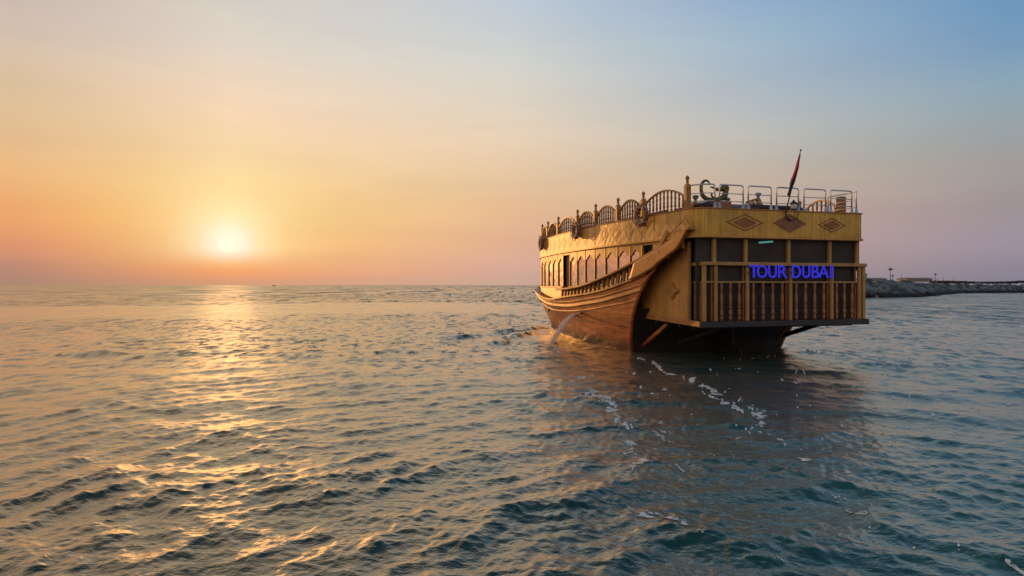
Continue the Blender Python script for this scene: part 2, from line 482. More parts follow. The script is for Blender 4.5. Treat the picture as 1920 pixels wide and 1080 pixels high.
def hull_rows(sg, nv=26, nu=90):
    P = []
    for j in range(nv + 1):
        v = j / nv
        # where does this row start on the transom edge?
        lo, hi = 0.0, 4.2
        for _ in range(30):
            mid = (lo + hi) / 2
            z = -.8 + v * (bat_z(mid) + .8)
            if mid < edge_t(z): lo = mid
            else: hi = mid
        t0 = (lo + hi) / 2
        T1 = 17.9 + max(-.8 + v * 3.0, 0) * 1.75
        T1 = min(T1, 21.6)
        row = []
        for i in range(nu + 1):
            t = t0 + (T1 - t0) * (i / nu) ** 1.15
            z = -.8 + v * (bat_z(t) + .8)
            row.append((sg * breadth(t, z), t, z))
        P.append(row)
    return P
hull = MB()
hull.grid(hull_rows(-1), flip=False)
hull.grid(hull_rows(1), flip=True)
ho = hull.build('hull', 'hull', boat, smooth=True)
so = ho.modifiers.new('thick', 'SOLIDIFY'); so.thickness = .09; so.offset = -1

# quarter planking that sweeps up to the horn at the stern, both sides
for sg in (-1, 1):
    q = MB(); P = []
    ts = [.05 + (3.15 - .05) * (i / 40) for i in range(41)]
    if sg > 0: ts = [.5 + (3.15 - .5) * (i / 40) for i in range(41)]
    for t in ts:
        z0 = edge_z(t) if t < 1.62 else bat_z(t)
        z0 = min(z0, cap_z(t) - .01)
        row = []
        for k in range(9):
            te = t - (.35 * (k / 8) * max(0, (t - 2.2) / .95))
            row.append((sg * ((S(te) - .10 * max(0, (t - 2.95) / .2)) if sg < 0 else S(te) - .2), te, z0 + (cap_z(te) - z0) * k / 8))
        P.append(row)
    q.grid(P, flip=(sg > 0))
    o = q.build('quarter_board', 'wing', boat, smooth=True)
    m_ = o.modifiers.new('thick', 'SOLIDIFY'); m_.thickness = .11; m_.offset = -1

def run(zf, bf, t0, t1, w, h, n=70, sg=-1, zo=0.0):
    pts, lat = [], []
    for i in range(n + 1):
        t = t0 + (t1 - t0) * i / n
        z = zf(t) + zo
        pts.append((sg * bf(t, z), t, z)); 
        d = (bf(t + .05, z) - bf(t - .05, z)) / .1
        lat.append(Vector((sg * 1.0, -d, 0)).normalized())
    return pts, lat, w, h
def strip(name, mat, zf, bf, t0, t1, w, h, sg=-1, zo=0.0, bevel=.012, label=None):
    m = MB(); a = run(zf, bf, t0, t1, w, h, sg=sg, zo=zo); m.sweep(*[a[0], a[2], a[3], a[1]])
    return m.build(name, mat, boat, bevel=bevel, label=label)
for sg in (-1, 1):
    oo = 0 if sg < 0 else -.2
    strip('wale', 'wing', wale_z, lambda t, z: breadth(t, z) - .02, 2.42, 17.5, .075, .11, sg=sg)
    strip('wale', 'trim', wale_z, lambda t, z: breadth(t, z) - .02, 2.36, 17.5, .05, .05, sg=sg, zo=.15)
    strip('rubbing_batten', 'hull', low_z, lambda t, z: breadth(t, z) - .015, 2.75, 13.6, .035, .05, sg=sg)
    strip('rail_batten', 'trim', bat_z, lambda t, z: S(t) - .03, 2.2, 18.5, .085, .075, sg=sg)
    strip('cap_rail', 'trim', cap_z, lambda t, z: S(t) - .14 + oo, .02 if sg < 0 else .6, 9.3, .24, .085, sg=sg, zo=.03, bevel=.02)
    # slatted bulwark between the batten and the cap rail
    n = 17
    for i in range(n):
        t = 3.2 + (8.9 - 3.2) * i / (n - 1)
        z0, z1 = bat_z(t) + .03, cap_z(t)
        if z1 - z0 < .1: continue
        m = MB(); x = sg * (S(t) - .07)
        m.hexa([(x - .035, t - .05, z0), (x + .035, t - .05, z0), (x + .035, t + .07, z0), (x - .035, t + .07, z0),
                (x - .035, t - .14, z1), (x + .035, t - .14, z1), (x + .035, t - .02, z1), (x - .035, t - .02, z1)])
        m.build('bulwark_slat', 'trim', boat)
# transom under the overhang
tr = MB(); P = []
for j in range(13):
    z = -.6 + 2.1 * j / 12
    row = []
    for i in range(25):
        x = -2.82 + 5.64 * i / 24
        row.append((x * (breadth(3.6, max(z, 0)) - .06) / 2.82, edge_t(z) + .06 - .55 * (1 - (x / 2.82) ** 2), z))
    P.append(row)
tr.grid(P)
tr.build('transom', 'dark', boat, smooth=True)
# lower deck
dk = MB(); P = []
for i in range(40):
    t = 3.0 + 18 * i / 39
    b = max(0.02, breadth(t, bat_z(t) - .2) - .15)
    P.append([(-b, t, bat_z(t) - .2 if t > 8 else 1.45), (b, t, bat_z(t) - .2 if t > 8 else 1.45)])
dk.grid(P, flip=True)
dk.build('main_deck', 'deck', boat)

# ---- stern platform
SP_X0, SP_X1 = -2.74, 2.93
pf = MB()
pf.hexa([(SP_X0, -.02, 1.14), (SP_X1, -.02, 1.14), (SP_X1, 3.4, 1.22), (SP_X0, 3.4, 1.22), (SP_X0, -.02, 1.2), (SP_X1, -.02, 1.2), (SP_X1, 3.4, 1.28), (SP_X0, 3.4, 1.28)])
pf.build('platform_floor', 'deck', boat)
b1 = MB(); b1.hexa([(SP_X0 - .02, -.12, 1.07), (SP_X1 + .02, -.12, 1.07), (SP_X1 + .02, -.02, 1.07), (SP_X0 - .02, -.02, 1.07), (SP_X0 - .02, -.12, 1.235), (SP_X1 + .02, -.12, 1.235), (SP_X1 + .02, -.02, 1.235), (SP_X0 - .02, -.02, 1.235)])
b1.build('platform_beam', 'beam', boat, bevel=.015, label='dark blue painted beam along the stern edge')
for sg, x in ((-1, SP_X0), (1, SP_X1)):
    b1 = MB(); a, b = (x - .05, x + .04) if sg < 0 else (x - .04, x + .05)
    b1.hexa([(a, -.02, 1.08), (b, -.02, 1.08), (b, 3.3, 1.165), (a, 3.3, 1.165), (a, -.02, 1.235), (b, -.02, 1.235), (b, 3.3, 1.335), (a, 3.3, 1.335)])
    b1.build('platform_beam', 'trim', boat, bevel=.012)
sb = MB()
for t in (.5, 1.2, 1.9, 2.6): sb.box(SP_X0 + .06, SP_X1 - .06, t - .05, t + .05, 1.0, 1.12)
sb.build('floor_joists', 'dark', boat)
# struts
def beam_part(name, mat, a, b, w, h, label=None):
    m = MB(); m.bar(a, b, w, h); return m.build(name, mat, boat, bevel=.01, label=label)
t_, z_ = b_side(1252, 605, -2.5); t2, z2 = b_side(1205, 657, -2.5)
beam_part('strut', 'hull', (-2.5, t_, z_ - .05), (-2.62, t2 + .1, z2), .12, .12, 'red brown strut')
beam_part('strut', 'dark', (2.5, 1.1, 1.08), (2.72, 3.45, .42), .13, .13)
beam_part('strut', 'hull', (1.6, 1.6, 1.08), (2.3, 3.1, .35), .09, .09)
beam_part('strut', 'dark', (-1.2, .9, 1.05), (-1.7, 2.9, .35), .1, .1)
rd = MB(); rd.box(-.05, .05, 2.35, 3.1, -.6, 1.1); rd.box(-.04, .04, 1.95, 2.35, -.6, .25)
rd.build('rudder', 'dark', boat)

# ribbed side panel with quatrefoil
for sg in (-1, 1):
    x = sg * 2.76
    sp = MB(); pts = []
    zt = [(.6, 1.21), (.6, 3.27)]
    for t in (.99, 1.3, 1.56, 2.01, 2.41, 2.75, 3.04): zt.append((t + (.45 if t > 2 else 0), min(3.5, edge_z(t) + (.45 if t > .8 else .1))))
    zt.append((3.9, 1.4)); zt.append((3.9, 1.25))
    pts = [(x, a, b) for a, b in zt]
    sp.extrude(pts, (-.06 * sg, 0, 0))
    o = sp.build('side_panel', 'ribbed', boat, label='ribbed honey coloured side panel')
    if sg < 0:
        t_, z_ = b_side(1264, 545, -2.72)
        q = MB(); n = 48; poly = []
        for k in range(n):
            a = 2 * math.pi * k / n
            r = .155 + .055 * math.cos(4 * a)
            r = max(r, .13)
            poly.append((x - .002, t_ + 1.75 * r * math.cos(a) * 1.0, z_ + 1.0 * r * math.sin(a) * 1.15))
        q.extrude(poly, (-.06, 0, 0)); q.build('quatrefoil', 'post', o, bevel=.012)
    cp = MB(); cp.box(x - .05, x + .05, .5, .6, 1.2, 3.5); cp.build('corner_post', 'frame', boat, bevel=.01)

# ---- stern screens, posts, balusters and rails
def fx(px, py, t): return b_face(px, py, t)
FLOOR = 1.235
scr = MB()
scr.box(-2.78, 2.73, .16, .18, FLOOR, 3.66)
scr.box(-2.64, -2.62, .18, .5, FLOOR, 3.66)
scr.build('insect_screen', 'screen', boat)
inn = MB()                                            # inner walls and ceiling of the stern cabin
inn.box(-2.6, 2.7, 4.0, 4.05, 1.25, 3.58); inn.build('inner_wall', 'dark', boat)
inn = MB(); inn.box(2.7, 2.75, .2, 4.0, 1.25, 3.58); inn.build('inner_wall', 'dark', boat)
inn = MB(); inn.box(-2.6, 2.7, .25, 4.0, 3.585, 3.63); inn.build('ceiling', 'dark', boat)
mull = [b_face(p, 500, .1)[0] for p in (1338.5, 1397.5, 1478, 1555, 1606.5)]
for i, x in enumerate(mull):
    m = MB(); m.box(x - .055, x + .055, .06, .15, 2.84, 3.66); m.build('mullion', 'frame', boat, bevel=.008)
    m = MB(); m.box(x - .05, x + .05, -.02, .06, FLOOR, 2.79); m.build('stern_post', 'frame', boat, bevel=.012)
    m = MB(); m.box(x - .115, x - .062, .06, .13, FLOOR, 2.8); m.build('inner_post', 'brown', boat, bevel=.012)
XL = b_face(1321, 500, 0)[0]; XR = b_face(1619.5, 500, 0)[0]
for x in (XL, XR):
    m = MB(); m.box(x - .05, x + .05, -.02, .08, FLOOR, 2.86); m.build('corner_post', 'frame', boat, bevel=.012)
rails = MB(); rails.box(XL - .06, XR + .07, -.06, .09, 2.8, 2.9); rails.build('mid_rail', 'frame', boat, bevel=.012)
rails = MB(); rails.box(XL + .05, mull[-1], .0, .05, 2.31, 2.36); rails.build('hand_rail', 'frame', boat, bevel=.008)
rails = MB(); rails.box(-2.78, 2.75, .05, .15, 3.56, 3.66); rails.build('head_rail', 'frame', boat)
for x, t0, t1 in ((XL - .02, .09, .55), (XR, .09, 1.4)):
    m = MB(); m.box(x - .05, x + .05, t0, t1, 2.79, 2.89); m.build('side_rail', 'frame', boat, bevel=.01)
    m = MB(); m.box(x - .02, x + .02, t0, t1, 2.31, 2.35); m.build('side_rail', 'frame', boat, bevel=.006)
m = MB(); m.box(XR - .05, XR + .05, 1.3, 1.4, FLOOR, 2.79); m.build('corner_post', 'frame', boat)
m = MB(); m.bar((XR - .02, .2, 2.7), (XR - .05, .5, 3.6), .06, .08); m.build('side_brace', 'dark', boat)

H_B = 2.31 - FLOOR
bprof = [(.036, 0), (.036, .1), (.022, .12), (.042, .16), (.046, .22), (.034, .3), (.026, .33), (.044, .35), (.044, .37), (.024, .39), (.03, .42), (.04, .5), (.036, .6), (.026, .72), (.022, .8), (.036, .82), (.024, .85), (.036, .88), (.036, .92), (.026, .94), (.034, .97), (.034, 1.0)]
bm_ = MB(); bm_.lathe((0, 0, 0), [(r * 1.25, z * H_B) for r, z in bprof], n=10)
b0 = bm_.build('baluster', 'turned', boat, smooth=True)
spots = []
for a, b, n in ((mull[0], mull[1], 3), (mull[1], mull[2], 4), (mull[2], mull[3], 4), (mull[3], mull[4], 3)):
    a2, b2 = a + .05, b - .11
    for k in range(n): spots.append((a2 + (b2 - a2) * (k + .5) / n, .03, 1.0))
for k in range(3): spots.append((XL - .02, .17 + .13 * k, .75))
for k in range(6): spots.append((XR, .25 + .17 * k, .75))
for i, (x, y, s_) in enumerate(spots):
    o = b0 if i == 0 else b0.copy()
    if i: col.objects.link(o); o.parent = boat
    o.location = (x, y, FLOOR); o.scale = (s_, s_, 1)

# lit tube inside
x_, z_ = b_face(1436, 454, .75)
m = MB(); m.tube([(x_ - .24, .75, z_ - .02), (x_ + .24, .75, z_ + .02)], .026, 8); m.build('light_tube', 'tube', boat, label='lit fluorescent tube behind the screen')

# ---- letters
def letter(ch, px0, px1, py0, py1, parent, t):
    cu = bpy.data.curves.new('letter', 'FONT'); cu.body = ch; cu.size = 1; cu.extrude = .012; cu.offset = -.004
    tmp = bpy.data.objects.new('tmp_letter', cu); col.objects.link(tmp)
    bpy.context.view_layer.update()
    dg = bpy.context.evaluated_depsgraph_get()
    me = bpy.data.meshes.new_from_object(tmp.evaluated_get(dg))
    bpy.data.objects.remove(tmp)
    xs = [v.co.x for v in me.vertices]; ys = [v.co.y for v in me.vertices]
    x0, x1, y0, y1 = min(xs), max(xs), min(ys), max(ys)
    A, zb = b_face(px0, py1, t); B, _ = b_face(px1, py1, t); _, zt = b_face((px0 + px1) / 2, py0, t)
    def mapp(v): return (A + (v.x - x0) / (x1 - x0) * (B - A), t - v.z, zb + (v.y - y0) / (y1 - y0) * (zt - zb))
    mb = MB()
    mb.add([mapp(v.co) for v in me.vertices], [tuple(p.vertices) for p in me.polygons])
    # outline tube along the front edge loops
    mb.mi = 1
    from collections import defaultdict
    adj = defaultdict(list)
    key = lambda v: (round(v.x, 4), round(v.y, 4))
    front = [p for p in me.polygons if all(me.vertices[i].co.z > .0115 for i in p.vertices) and abs(p.normal.z) > .5]
    cnt = defaultdict(int)
    for p in front:
        vs = [key(me.vertices[i].co) for i in p.vertices]
        for a, b in zip(vs, vs[1:] + vs[:1]): cnt[(a, b)] += 1
    bd = [(a, b) for (a, b) in cnt if (b, a) not in cnt]
    nxt = dict(bd); used = set()
    for st in list(nxt):
        if st in used: continue
        loop = [st]; used.add(st); c = nxt[st]
        while c != st and c in nxt and c not in used:
            loop.append(c); used.add(c); c = nxt[c]
        if len(loop) > 2:
            pts = [mapp(Vector((a, b, .014))) for a, b in loop]
            mb.tube(pts, .005, 5, closed=True)
    bpy.data.meshes.remove(me)
    return mb.build('letter', ['letter', 'neon'], parent)
sg_m = MB()
xa = b_face(1402, 500, -.075)[0]; xb = b_face(1560, 500, -.075)[0]
sg_m.box(xa, xb, -.085, -.065, 2.60, 2.625); sg_m.box(xa, xb, -.085, -.065, 2.79, 2.81)
sign = sg_m.build('sign', 'black', boat, label='glowing blue TOUR DUBAI lettering')
for ch, a, b in (('T', 1405, 1421), ('O', 1419, 1438), ('U', 1440.5, 1455.5), ('R', 1459, 1475), ('D', 1485, 1501), ('U', 1504.5, 1518), ('B', 1522, 1535), ('A', 1534.5, 1553), ('I', 1556.5, 1561)):
    sh = (a - 1405) / 156 * .5
    letter(ch, a, b, 497.5 + sh, 520.5 + sh * .6, sign, -.1)

# ---- roof band
ZB, ZT = 3.64, 4.38
def plan_path(off, t_front=16.5, corner=.5):
    """port side from bow to stern, rounded port stern corner, along the stern, up the starboard side"""
    pts = []
    N = 60
    for i in range(N):
        t = 16.45 - (16.45 - .55) * i / (N - 1)
        pts.append((-(W(t) + off), t))
    x0 = -(W(.5) + off)
    for k in range(1, 9):
        a = math.pi / 2 * k / 8
        pts.append((x0 + .42 - .42 * math.cos(a), .42 + .12 - (.42 + off) * math.sin(a) - .12 * (k / 8)))
    pts.append((2.2, -off))
    for k in range(0, 7):
        a = math.pi / 2 * k / 6
        pts.append((2.62 + off + .13 * math.sin(a), .13 - off - .13 * math.cos(a) + 0))
    for i in range(1, N):
        t = .2 + (16.45 - .2) * i / (N - 1)
        pts.append((max(.02, min(W(t) + off, 2.75 + off + t * .18)), t))
    return pts
def wall_ring(mb, path, z0, z1, th):
    n = len(path); vs = []
    for i, (x, y) in enumerate(path):
        a = path[max(0, i - 1)]; b = path[min(n - 1, i + 1)]
        d = Vector((b[0] - a[0], b[1] - a[1])).normalized()
        nx, ny = -d.y, d.x                    # inward (left of travel: bow->stern->bow is anticlockwise seen from above)
        vs += [(x, y, z0), (x, y, z1), (x + nx * th, y + ny * th, z1), (x + nx * th, y + ny * th, z0)]
    fs = []
    for i in range(n - 1):
        for q in range(4):
            a = i * 4 + q; b = i * 4 + (q + 1) % 4
            fs.append((a, a + 4, b + 4, b))
    fs += [(0, 1, 2, 3), ((n - 1) * 4 + 3, (n - 1) * 4 + 2, (n - 1) * 4 + 1, (n - 1) * 4)]
    mb.add(vs, fs)
path = plan_path(.05)
# split in port side, stern, starboard side so that grooves run right
ip = 61; is_ = 69 + 1
band = MB(); wall_ring(band, path[:ip + 2], ZB, ZT, .07)
bp = band.build('roof_band', 'bandside', boat, label='carved golden band along the port side')
band = MB(); wall_ring(band, path[ip + 1:78], ZB, ZT, .07)
bs = band.build('roof_band', 'band', boat, label='ribbed yellow stern band with diamonds')
band = MB(); wall_ring(band, path[77:], ZB, ZT, .07)
band.build('roof_band', 'bandside', boat)
lip = MB(); wall_ring(lip, plan_path(.085), ZB - .06, ZB - .005, .14); lip.build('band_moulding', 'wall', boat)
lip = MB(); wall_ring(lip, plan_path(.08), ZT + .003, ZT + .03, .16); lip.build('deck_edge', 'trim', boat)
ud = MB(); pp = plan_path(-.03); ud.extrude([(x, y, 4.26) for x, y in pp], (0, 0, .1)); ud.build('upper_deck', 'deck', boat)
# diamonds on the stern band
def diamond(mb, cx, cz, hw, hh, r, t, th):
    o = [(cx - hw, t, cz), (cx, t, cz - hh), (cx + hw, t, cz), (cx, t, cz + hh)]
    i = [(cx - hw * r, t, cz), (cx, t, cz - hh * r), (cx + hw * r, t, cz), (cx, t, cz + hh * r)]
    mb.frame(o, i, (0, th, 0))
for px, py, hw, hh, full in ((1397, 417, .62, .245, 0), (1481, 418.5, .56, .27, 1), (1560, 422, .5, .22, 0)):
    cx, cz = b_face(px, py, -.06)
    m = MB()
    if full:
        m.mi = 0
        diamond(m, cx, cz, hw, hh, .8, -.052, -.02); diamond(m, cx, cz, hw * .78, hh * .78, .001, -.052, -.012)
    else:
        diamond(m, cx, cz, hw, hh, .87, -.052, -.012)
        m.mi = 1 
        diamond(m, cx, cz, hw * .62, hh * .62, .001, -.052, -.01)
        m.mi = 0
        diamond(m, cx, cz, hw * .6, hh * .6, .7, -.063, -.012)
        diamond(m, cx, cz, hw * .3, hh * .3, .01, -.063, -.012)
    m.build('diamond_inlay', ['brown', 'frame'], bs)
# carved lozenges on the port band
def on_side(t, z, off=0.0, sg=-1): return Vector((sg * (W(t) + off), t, z))
for k in range(17):
    t = .95 + k * .78
    m = MB()
    hw, hh = .27, .3
    zc = (ZB + ZT) / 2
    def q(r): return [on_side(t - hw * r, zc, .052), on_side(t, zc - hh * r, .052), on_side(t + hw * r, zc, .052), on_side(t, zc + hh * r, .052)]
    d = (on_side(t, zc, 1) - on_side(t, zc, 0)).normalized()
    m.frame(q(1), q(.8), d * .003); m.frame(q(.5), q(.02), d * .0025)
    m.build('carved_lozenge', 'bandside', bp)

# ---- cabin wall with ogee windows (port, and the same to starboard)
def t_of(px):
    t = 3.0
    for _ in range(12): t = b_side(px, 500, -(W(t)))[0]
    return t
op_r = [1068, 1081.7, 1097, 1115, 1134.6, 1157, 1180.5, 1203.5]
op_l = [1015.2, 1020.5, 1028, 1036.3, 1046.2, 1056]
edges = [t_of(p) for p in op_r]
el_ = [t_of(p) for p in op_l]
print('window edges', [round(v, 2) for v in edges], [round(v, 2) for v in el_])
Z_SILL, Z_TOP, Z_DK = 2.2, 3.4, 1.5
OG = [(-1, 0), (-1, .80), (-.9, .84), (-.62, .855), (-.56, .9), (-.34, .935), (-.14, .965), (0, 1.0), (.14, .965), (.34, .935), (.56, .9), (.62, .855), (.9, .84), (1, .80), (1, 0)]
cab = MB(); wins = []
def wall_panel(mb, ta, tb, z0, z1, sg, th=.09):
    N = max(2, int(abs(tb - ta) / .5) + 1)
    for i in range(N):
        a = ta + (tb - ta) * i / N; b = ta + (tb - ta) * (i + 1) / N
        o0 = on_side(a, 0, 0, sg); o1 = on_side(b, 0, 0, sg)
        d = Vector((-sg * th, 0, 0))
        mb.hexa([(o0.x, o0.y, z0), (o1.x, o1.y, z0), (o1.x + d.x, o1.y, z0), (o0.x + d.x, o0.y, z0), (o0.x, o0.y, z1), (o1.x, o1.y, z1), (o1.x + d.x, o1.y, z1), (o0.x + d.x, o0.y, z1)])
def window_bay(mb, ta, tb, sg):
    """wall bay from ta (aft) to tb with one ogee opening"""
    jam = .032
    a, b = min(ta, tb), max(ta, tb)
    tc, hw = (a + b) / 2, (b - a) / 2 - jam
    hz = Z_TOP - Z_SILL
    inner = [(tc + u * hw, Z_SILL + v * hz) for u, v in OG]
    outer = []
    for u, v in OG:
        if v == 0: outer.append((a if u < 0 else b, Z_SILL - .0))
        elif v <= .81: outer.append((a if u < 0 else b, Z_SILL + v * hz))
        else: outer.append((tc + u * (b - a) / 2 * (1 if abs(u) < .8 else 1.0), 3.6))
    outer[2] = (a, 3.6); outer[-3] = (b, 3.6)
    d = Vector((-sg * .035, 0, 0))
    O_ = [on_side(t, z, 0, sg) for t, z in outer]; I_ = [on_side(t, z, 0, sg) for t, z in inner]
    n = len(O_)
    vs = O_ + I_ + [v + d for v in O_ + I_]
    fs = []
    for i in range(n - 1):
        j = i + 1
        fs += [(i, j, n + j, n + i), (2 * n + i, 3 * n + i, 3 * n + j, 2 * n + j), (n + i, n + j, 3 * n + j, 3 * n + i)]
    mb.add(vs, fs)
    wins.append((tc, hw, sg, inner))
bays = [(edges[i + 1], edges[i]) for i in range(7)] + [(el_[i + 1], el_[i]) for i in range(5)]
t_door0, t_door1 = edges[0], el_[-1]
for sg in (-1, 1):
    cab = MB()
    for a, b in bays: window_bay(cab, a, b, sg)
    wall_panel(cab, edges[7], 2.72, 2.45, 3.6, sg)
    wall_panel(cab, 3.6, t_door0, Z_DK, Z_SILL, sg)
    wall_panel(cab, t_door1, el_[0], Z_DK, Z_SILL, sg)
    wall_panel(cab, el_[0], 16.3, Z_DK, 3.6, sg)
    wall_panel(cab, 1.3, .62, 3.3, 3.6, sg)
    wall_panel(cab, 2.02, 1.3, 3.05, 3.6, sg)
    wall_panel(cab, 2.72, 2.02, 3.5, 3.6, sg)
    wall_panel(cab, t_door0, t_door1, 3.48, 3.6, sg)
    cab.build('cabin_wall', 'wall', boat)
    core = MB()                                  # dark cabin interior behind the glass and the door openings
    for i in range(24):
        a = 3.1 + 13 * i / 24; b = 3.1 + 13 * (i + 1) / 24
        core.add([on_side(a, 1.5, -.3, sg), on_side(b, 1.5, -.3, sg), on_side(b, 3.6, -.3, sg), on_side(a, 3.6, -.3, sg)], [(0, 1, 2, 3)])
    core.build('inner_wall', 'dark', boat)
    m = MB(); p = on_side(2.35, 0, -.14, sg); m.box(p.x - .01, p.x + .01, 1.98, 2.8, 2.75, 3.55); m.build('door', 'dark', boat, label='dark plate standing for the shade in the open doorway above the quarter rail')  # dark plate colours in the shade of the open doorway
for tc, hw, sg, inner in wins:
    m = MB()
    lo = [on_side(t, z, .0, sg) for t, z in inner]
    sc_in = [(tc + (t - tc) * .94, Z_SILL + (z - Z_SILL) * .98 + .012) for t, z in inner]
    li = [on_side(t, z, .0, sg) for t, z in sc_in]
    m.frame([v + Vector((sg * -.02, 0, 0)) for v in lo], [v + Vector((sg * -.02, 0, 0)) for v in li], (-sg * .03, 0, 0))
    w_ = m.build('window', 'dark', boat)  # near-black ring puts the shadow of the reveal into the colour
    m = MB(); pl = [on_side(t, z, -.036, sg) for t, z in inner]
    m.extrude(pl, (-sg * .012, 0, 0)); m.build('pane', 'glass', w_)
    if sg < 0:
        m = MB(); m.box(-.03, .03, -.035, .035, Z_SILL - .02, 3.58)
# pilasters between windows, sill
for sg in (-1, 1):
    for t in edges[:1] + edges[1:] + el_:
        p = on_side(t, 0, .0, sg)
        m = MB(); m.box(p.x - .008, p.x + .008, t - .022, t + .022, Z_SILL, 3.575); m.build('pilaster', 'wall', boat, bevel=.008)
    sl = MB(); pts = [on_side(t_, Z_SILL - .03, -.02, sg) for t_ in [edges[7] + (t_door0 - edges[7]) * k / 20 for k in range(21)]]
    sl.sweep(pts, .07, .05, [Vector((sg, 0, 0))] * 21); sl.build('sill', 'trim', boat)
    sl = MB(); pts = [on_side(t_, Z_SILL - .03, -.02, sg) for t_ in [t_door1 + (13.8 - t_door1) * k / 20 for k in range(21)]]
    sl.sweep(pts, .07, .05, [Vector((sg, 0, 0))] * 21); sl.build('sill', 'trim', boat)
    # doors
    m = MB(); p0 = on_side(t_door0, 0, -.12, sg); p1 = on_side(t_door1, 0, -.12, sg)
    m.extrude([(p0.x, p0.y, 1.5), (p1.x, p1.y, 1.5), (p1.x, p1.y, 3.48), (p0.x, p0.y, 3.48)], (-sg * .04, 0, 0)); dr = m.build('door', 'brown', boat, label='dark brown recessed side door')
    m = MB()
    m.box(p0.x - .04, p0.x + .14 if sg > 0 else p0.x + .04, t_door0 - .05, t_door0 + .02, 1.5, 3.48)
    m.build('door_frame', 'wall', dr)
# leaning strut plank and wire on the quarter
ta, za = b_side(1252, 434, -3.08); tb, zb = b_side(1235, 472, -3.2)
m = MB(); m.bar((-3.10, ta, za), (-3.26, tb, zb), .16, .05, up=(1, 0, 0)); m.build('prop_plank', 'trim', boat, bevel=.008)
def ropes(pxs, x, r=.009, name='rigging_rope'):
    pts = []
    for px, py in pxs:
        t, z = b_side(px, py, x); pts.append((x, t, z))
    m = MB(); m.tube(pts, r, 5); m.build(name, 'rope', boat)
ropes([(1288, 403), (1282, 412), (1273, 422), (1262, 432), (1254, 440)], -3.1)
ropes([(1288, 409), (1291, 418), (1296, 424), (1304, 424)], -3.02)
ropes([(1256, 449), (1270, 445), (1284, 440)], -3.12)

# ---- upper deck fence: carved posts, arched rails, turned bars
def post_tree(x, y, h=.66, fin=True):
    m = MB(); w = .075
    m.lathe((0, 0, 0), [(w * 1.41, 0), (w * 1.41, h * .86), (w * 1.0, h * .97), (w * .5, h), (w * .5, h + .03)] if fin else [(w * 1.9, 0), (w * 1.9, h)], n=4, a0=math.pi / 4)
    o = m.build('fence_post', 'post', boat, bevel=.008); o.location = (x, y, ZT + .03)
    if fin:
        f = MB(); f.lathe((0, 0, h + .03), [(.03, 0), (.055, .02), (.03, .05), (.03, .06), (.05, .08), (.062, .115), (.05, .155), (.02, .185), (.004, .2)], n=10)
        f.build('finial', 'post', o, smooth=True)
    return o
pt = [.12] + [t_of(p) for p in (1207.5, 1160, 1118, 1084, 1048)]
# posts stand on the band: use its own height for the inversion
def t_of_top(px):
    t = 3.0
    for _ in range(12): t = b_side(px, 400, -(W(t) - .05))[0]
    return t
pts_t = [t_of_top(p) for p in (1290, 1207.5, 1160, 1118, 1084, 1048, 1028.5)] + [13.2]
print('posts', [round(v, 2) for v in pts_t])
def arch_bay(ta, tb, sg, nb, xoff=-.05, peak=.66, low=.3, wfun=None):
    wf = wfun or (lambda t: W(t) + xoff)
    z0 = ZT + .03
    N = 24; pts = []; lat = []
    a, b = min(ta, tb) + .09, max(ta, tb) - .09
    f = lambda s: low + (peak - low) * math.sin(math.pi * s) ** .8 if 0 < s < 1 else low
    for i in range(N + 1):
        s = i / N; t = a + (b - a) * s
        pts.append((sg * wf(t), t, z0 + f(s))); lat.append(Vector((sg, 0, 0)))
    m = MB(); m.sweep(pts, .06, .045, lat); ar = m.build('arched_rail', 'post', boat, label=None)
    for k in range(nb):
        s = (k + .5) / nb; t = a + (b - a) * s; x = sg * (wf(t) + .03)
        h = f(s) - .02
        q = MB(); q.lathe((x, t, z0), [(r * 1.3, z * h) for r, z in ((.03, 0), (.03, .12), (.018, .15), (.032, .25), (.02, .42), (.034, .46), (.02, .5), (.03, .7), (.018, .86), (.028, .9), (.028, 1))], n=6)
        q.build('fence_bar', 'turned', ar, smooth=True)
for i in range(len(pts_t)):
    t = pts_t[i]
    post_tree(-(W(t) - .03), t, h=.72 if i == 0 else .58)
for i in range(len(pts_t) - 1):
    arch_bay(pts_t[i], pts_t[i + 1], -1, 11 if i == 0 else 9, peak=.66 if i == 0 else .62, low=.34 if i == 0 else .26)
# starboard fence
XS = 2.66
ws = lambda t: min(W(t) - .06, XS + t * .18)
tsb = []
for px in (1577, 1500):
    t = 1.0
    for _ in range(20): t = b_side(px, 400, ws(t) + .03)[0]
    tsb.append(t)
print('starboard posts', tsb)
o = post_tree(ws(tsb[0]) + .03, tsb[0], h=.62, fin=False)
arch_bay(tsb[0] + .08, tsb[1], 1, 8, peak=.66, low=.26, wfun=ws)
st_ts = [tsb[1], 5.2, 7.6, 10.0, 12.4]
for k, t in enumerate(st_ts):
    post_tree(ws(t) + .03, t, h=.58)
    if k: arch_bay(st_ts[k - 1], t, 1, 8, peak=.62, low=.26, wfun=ws)
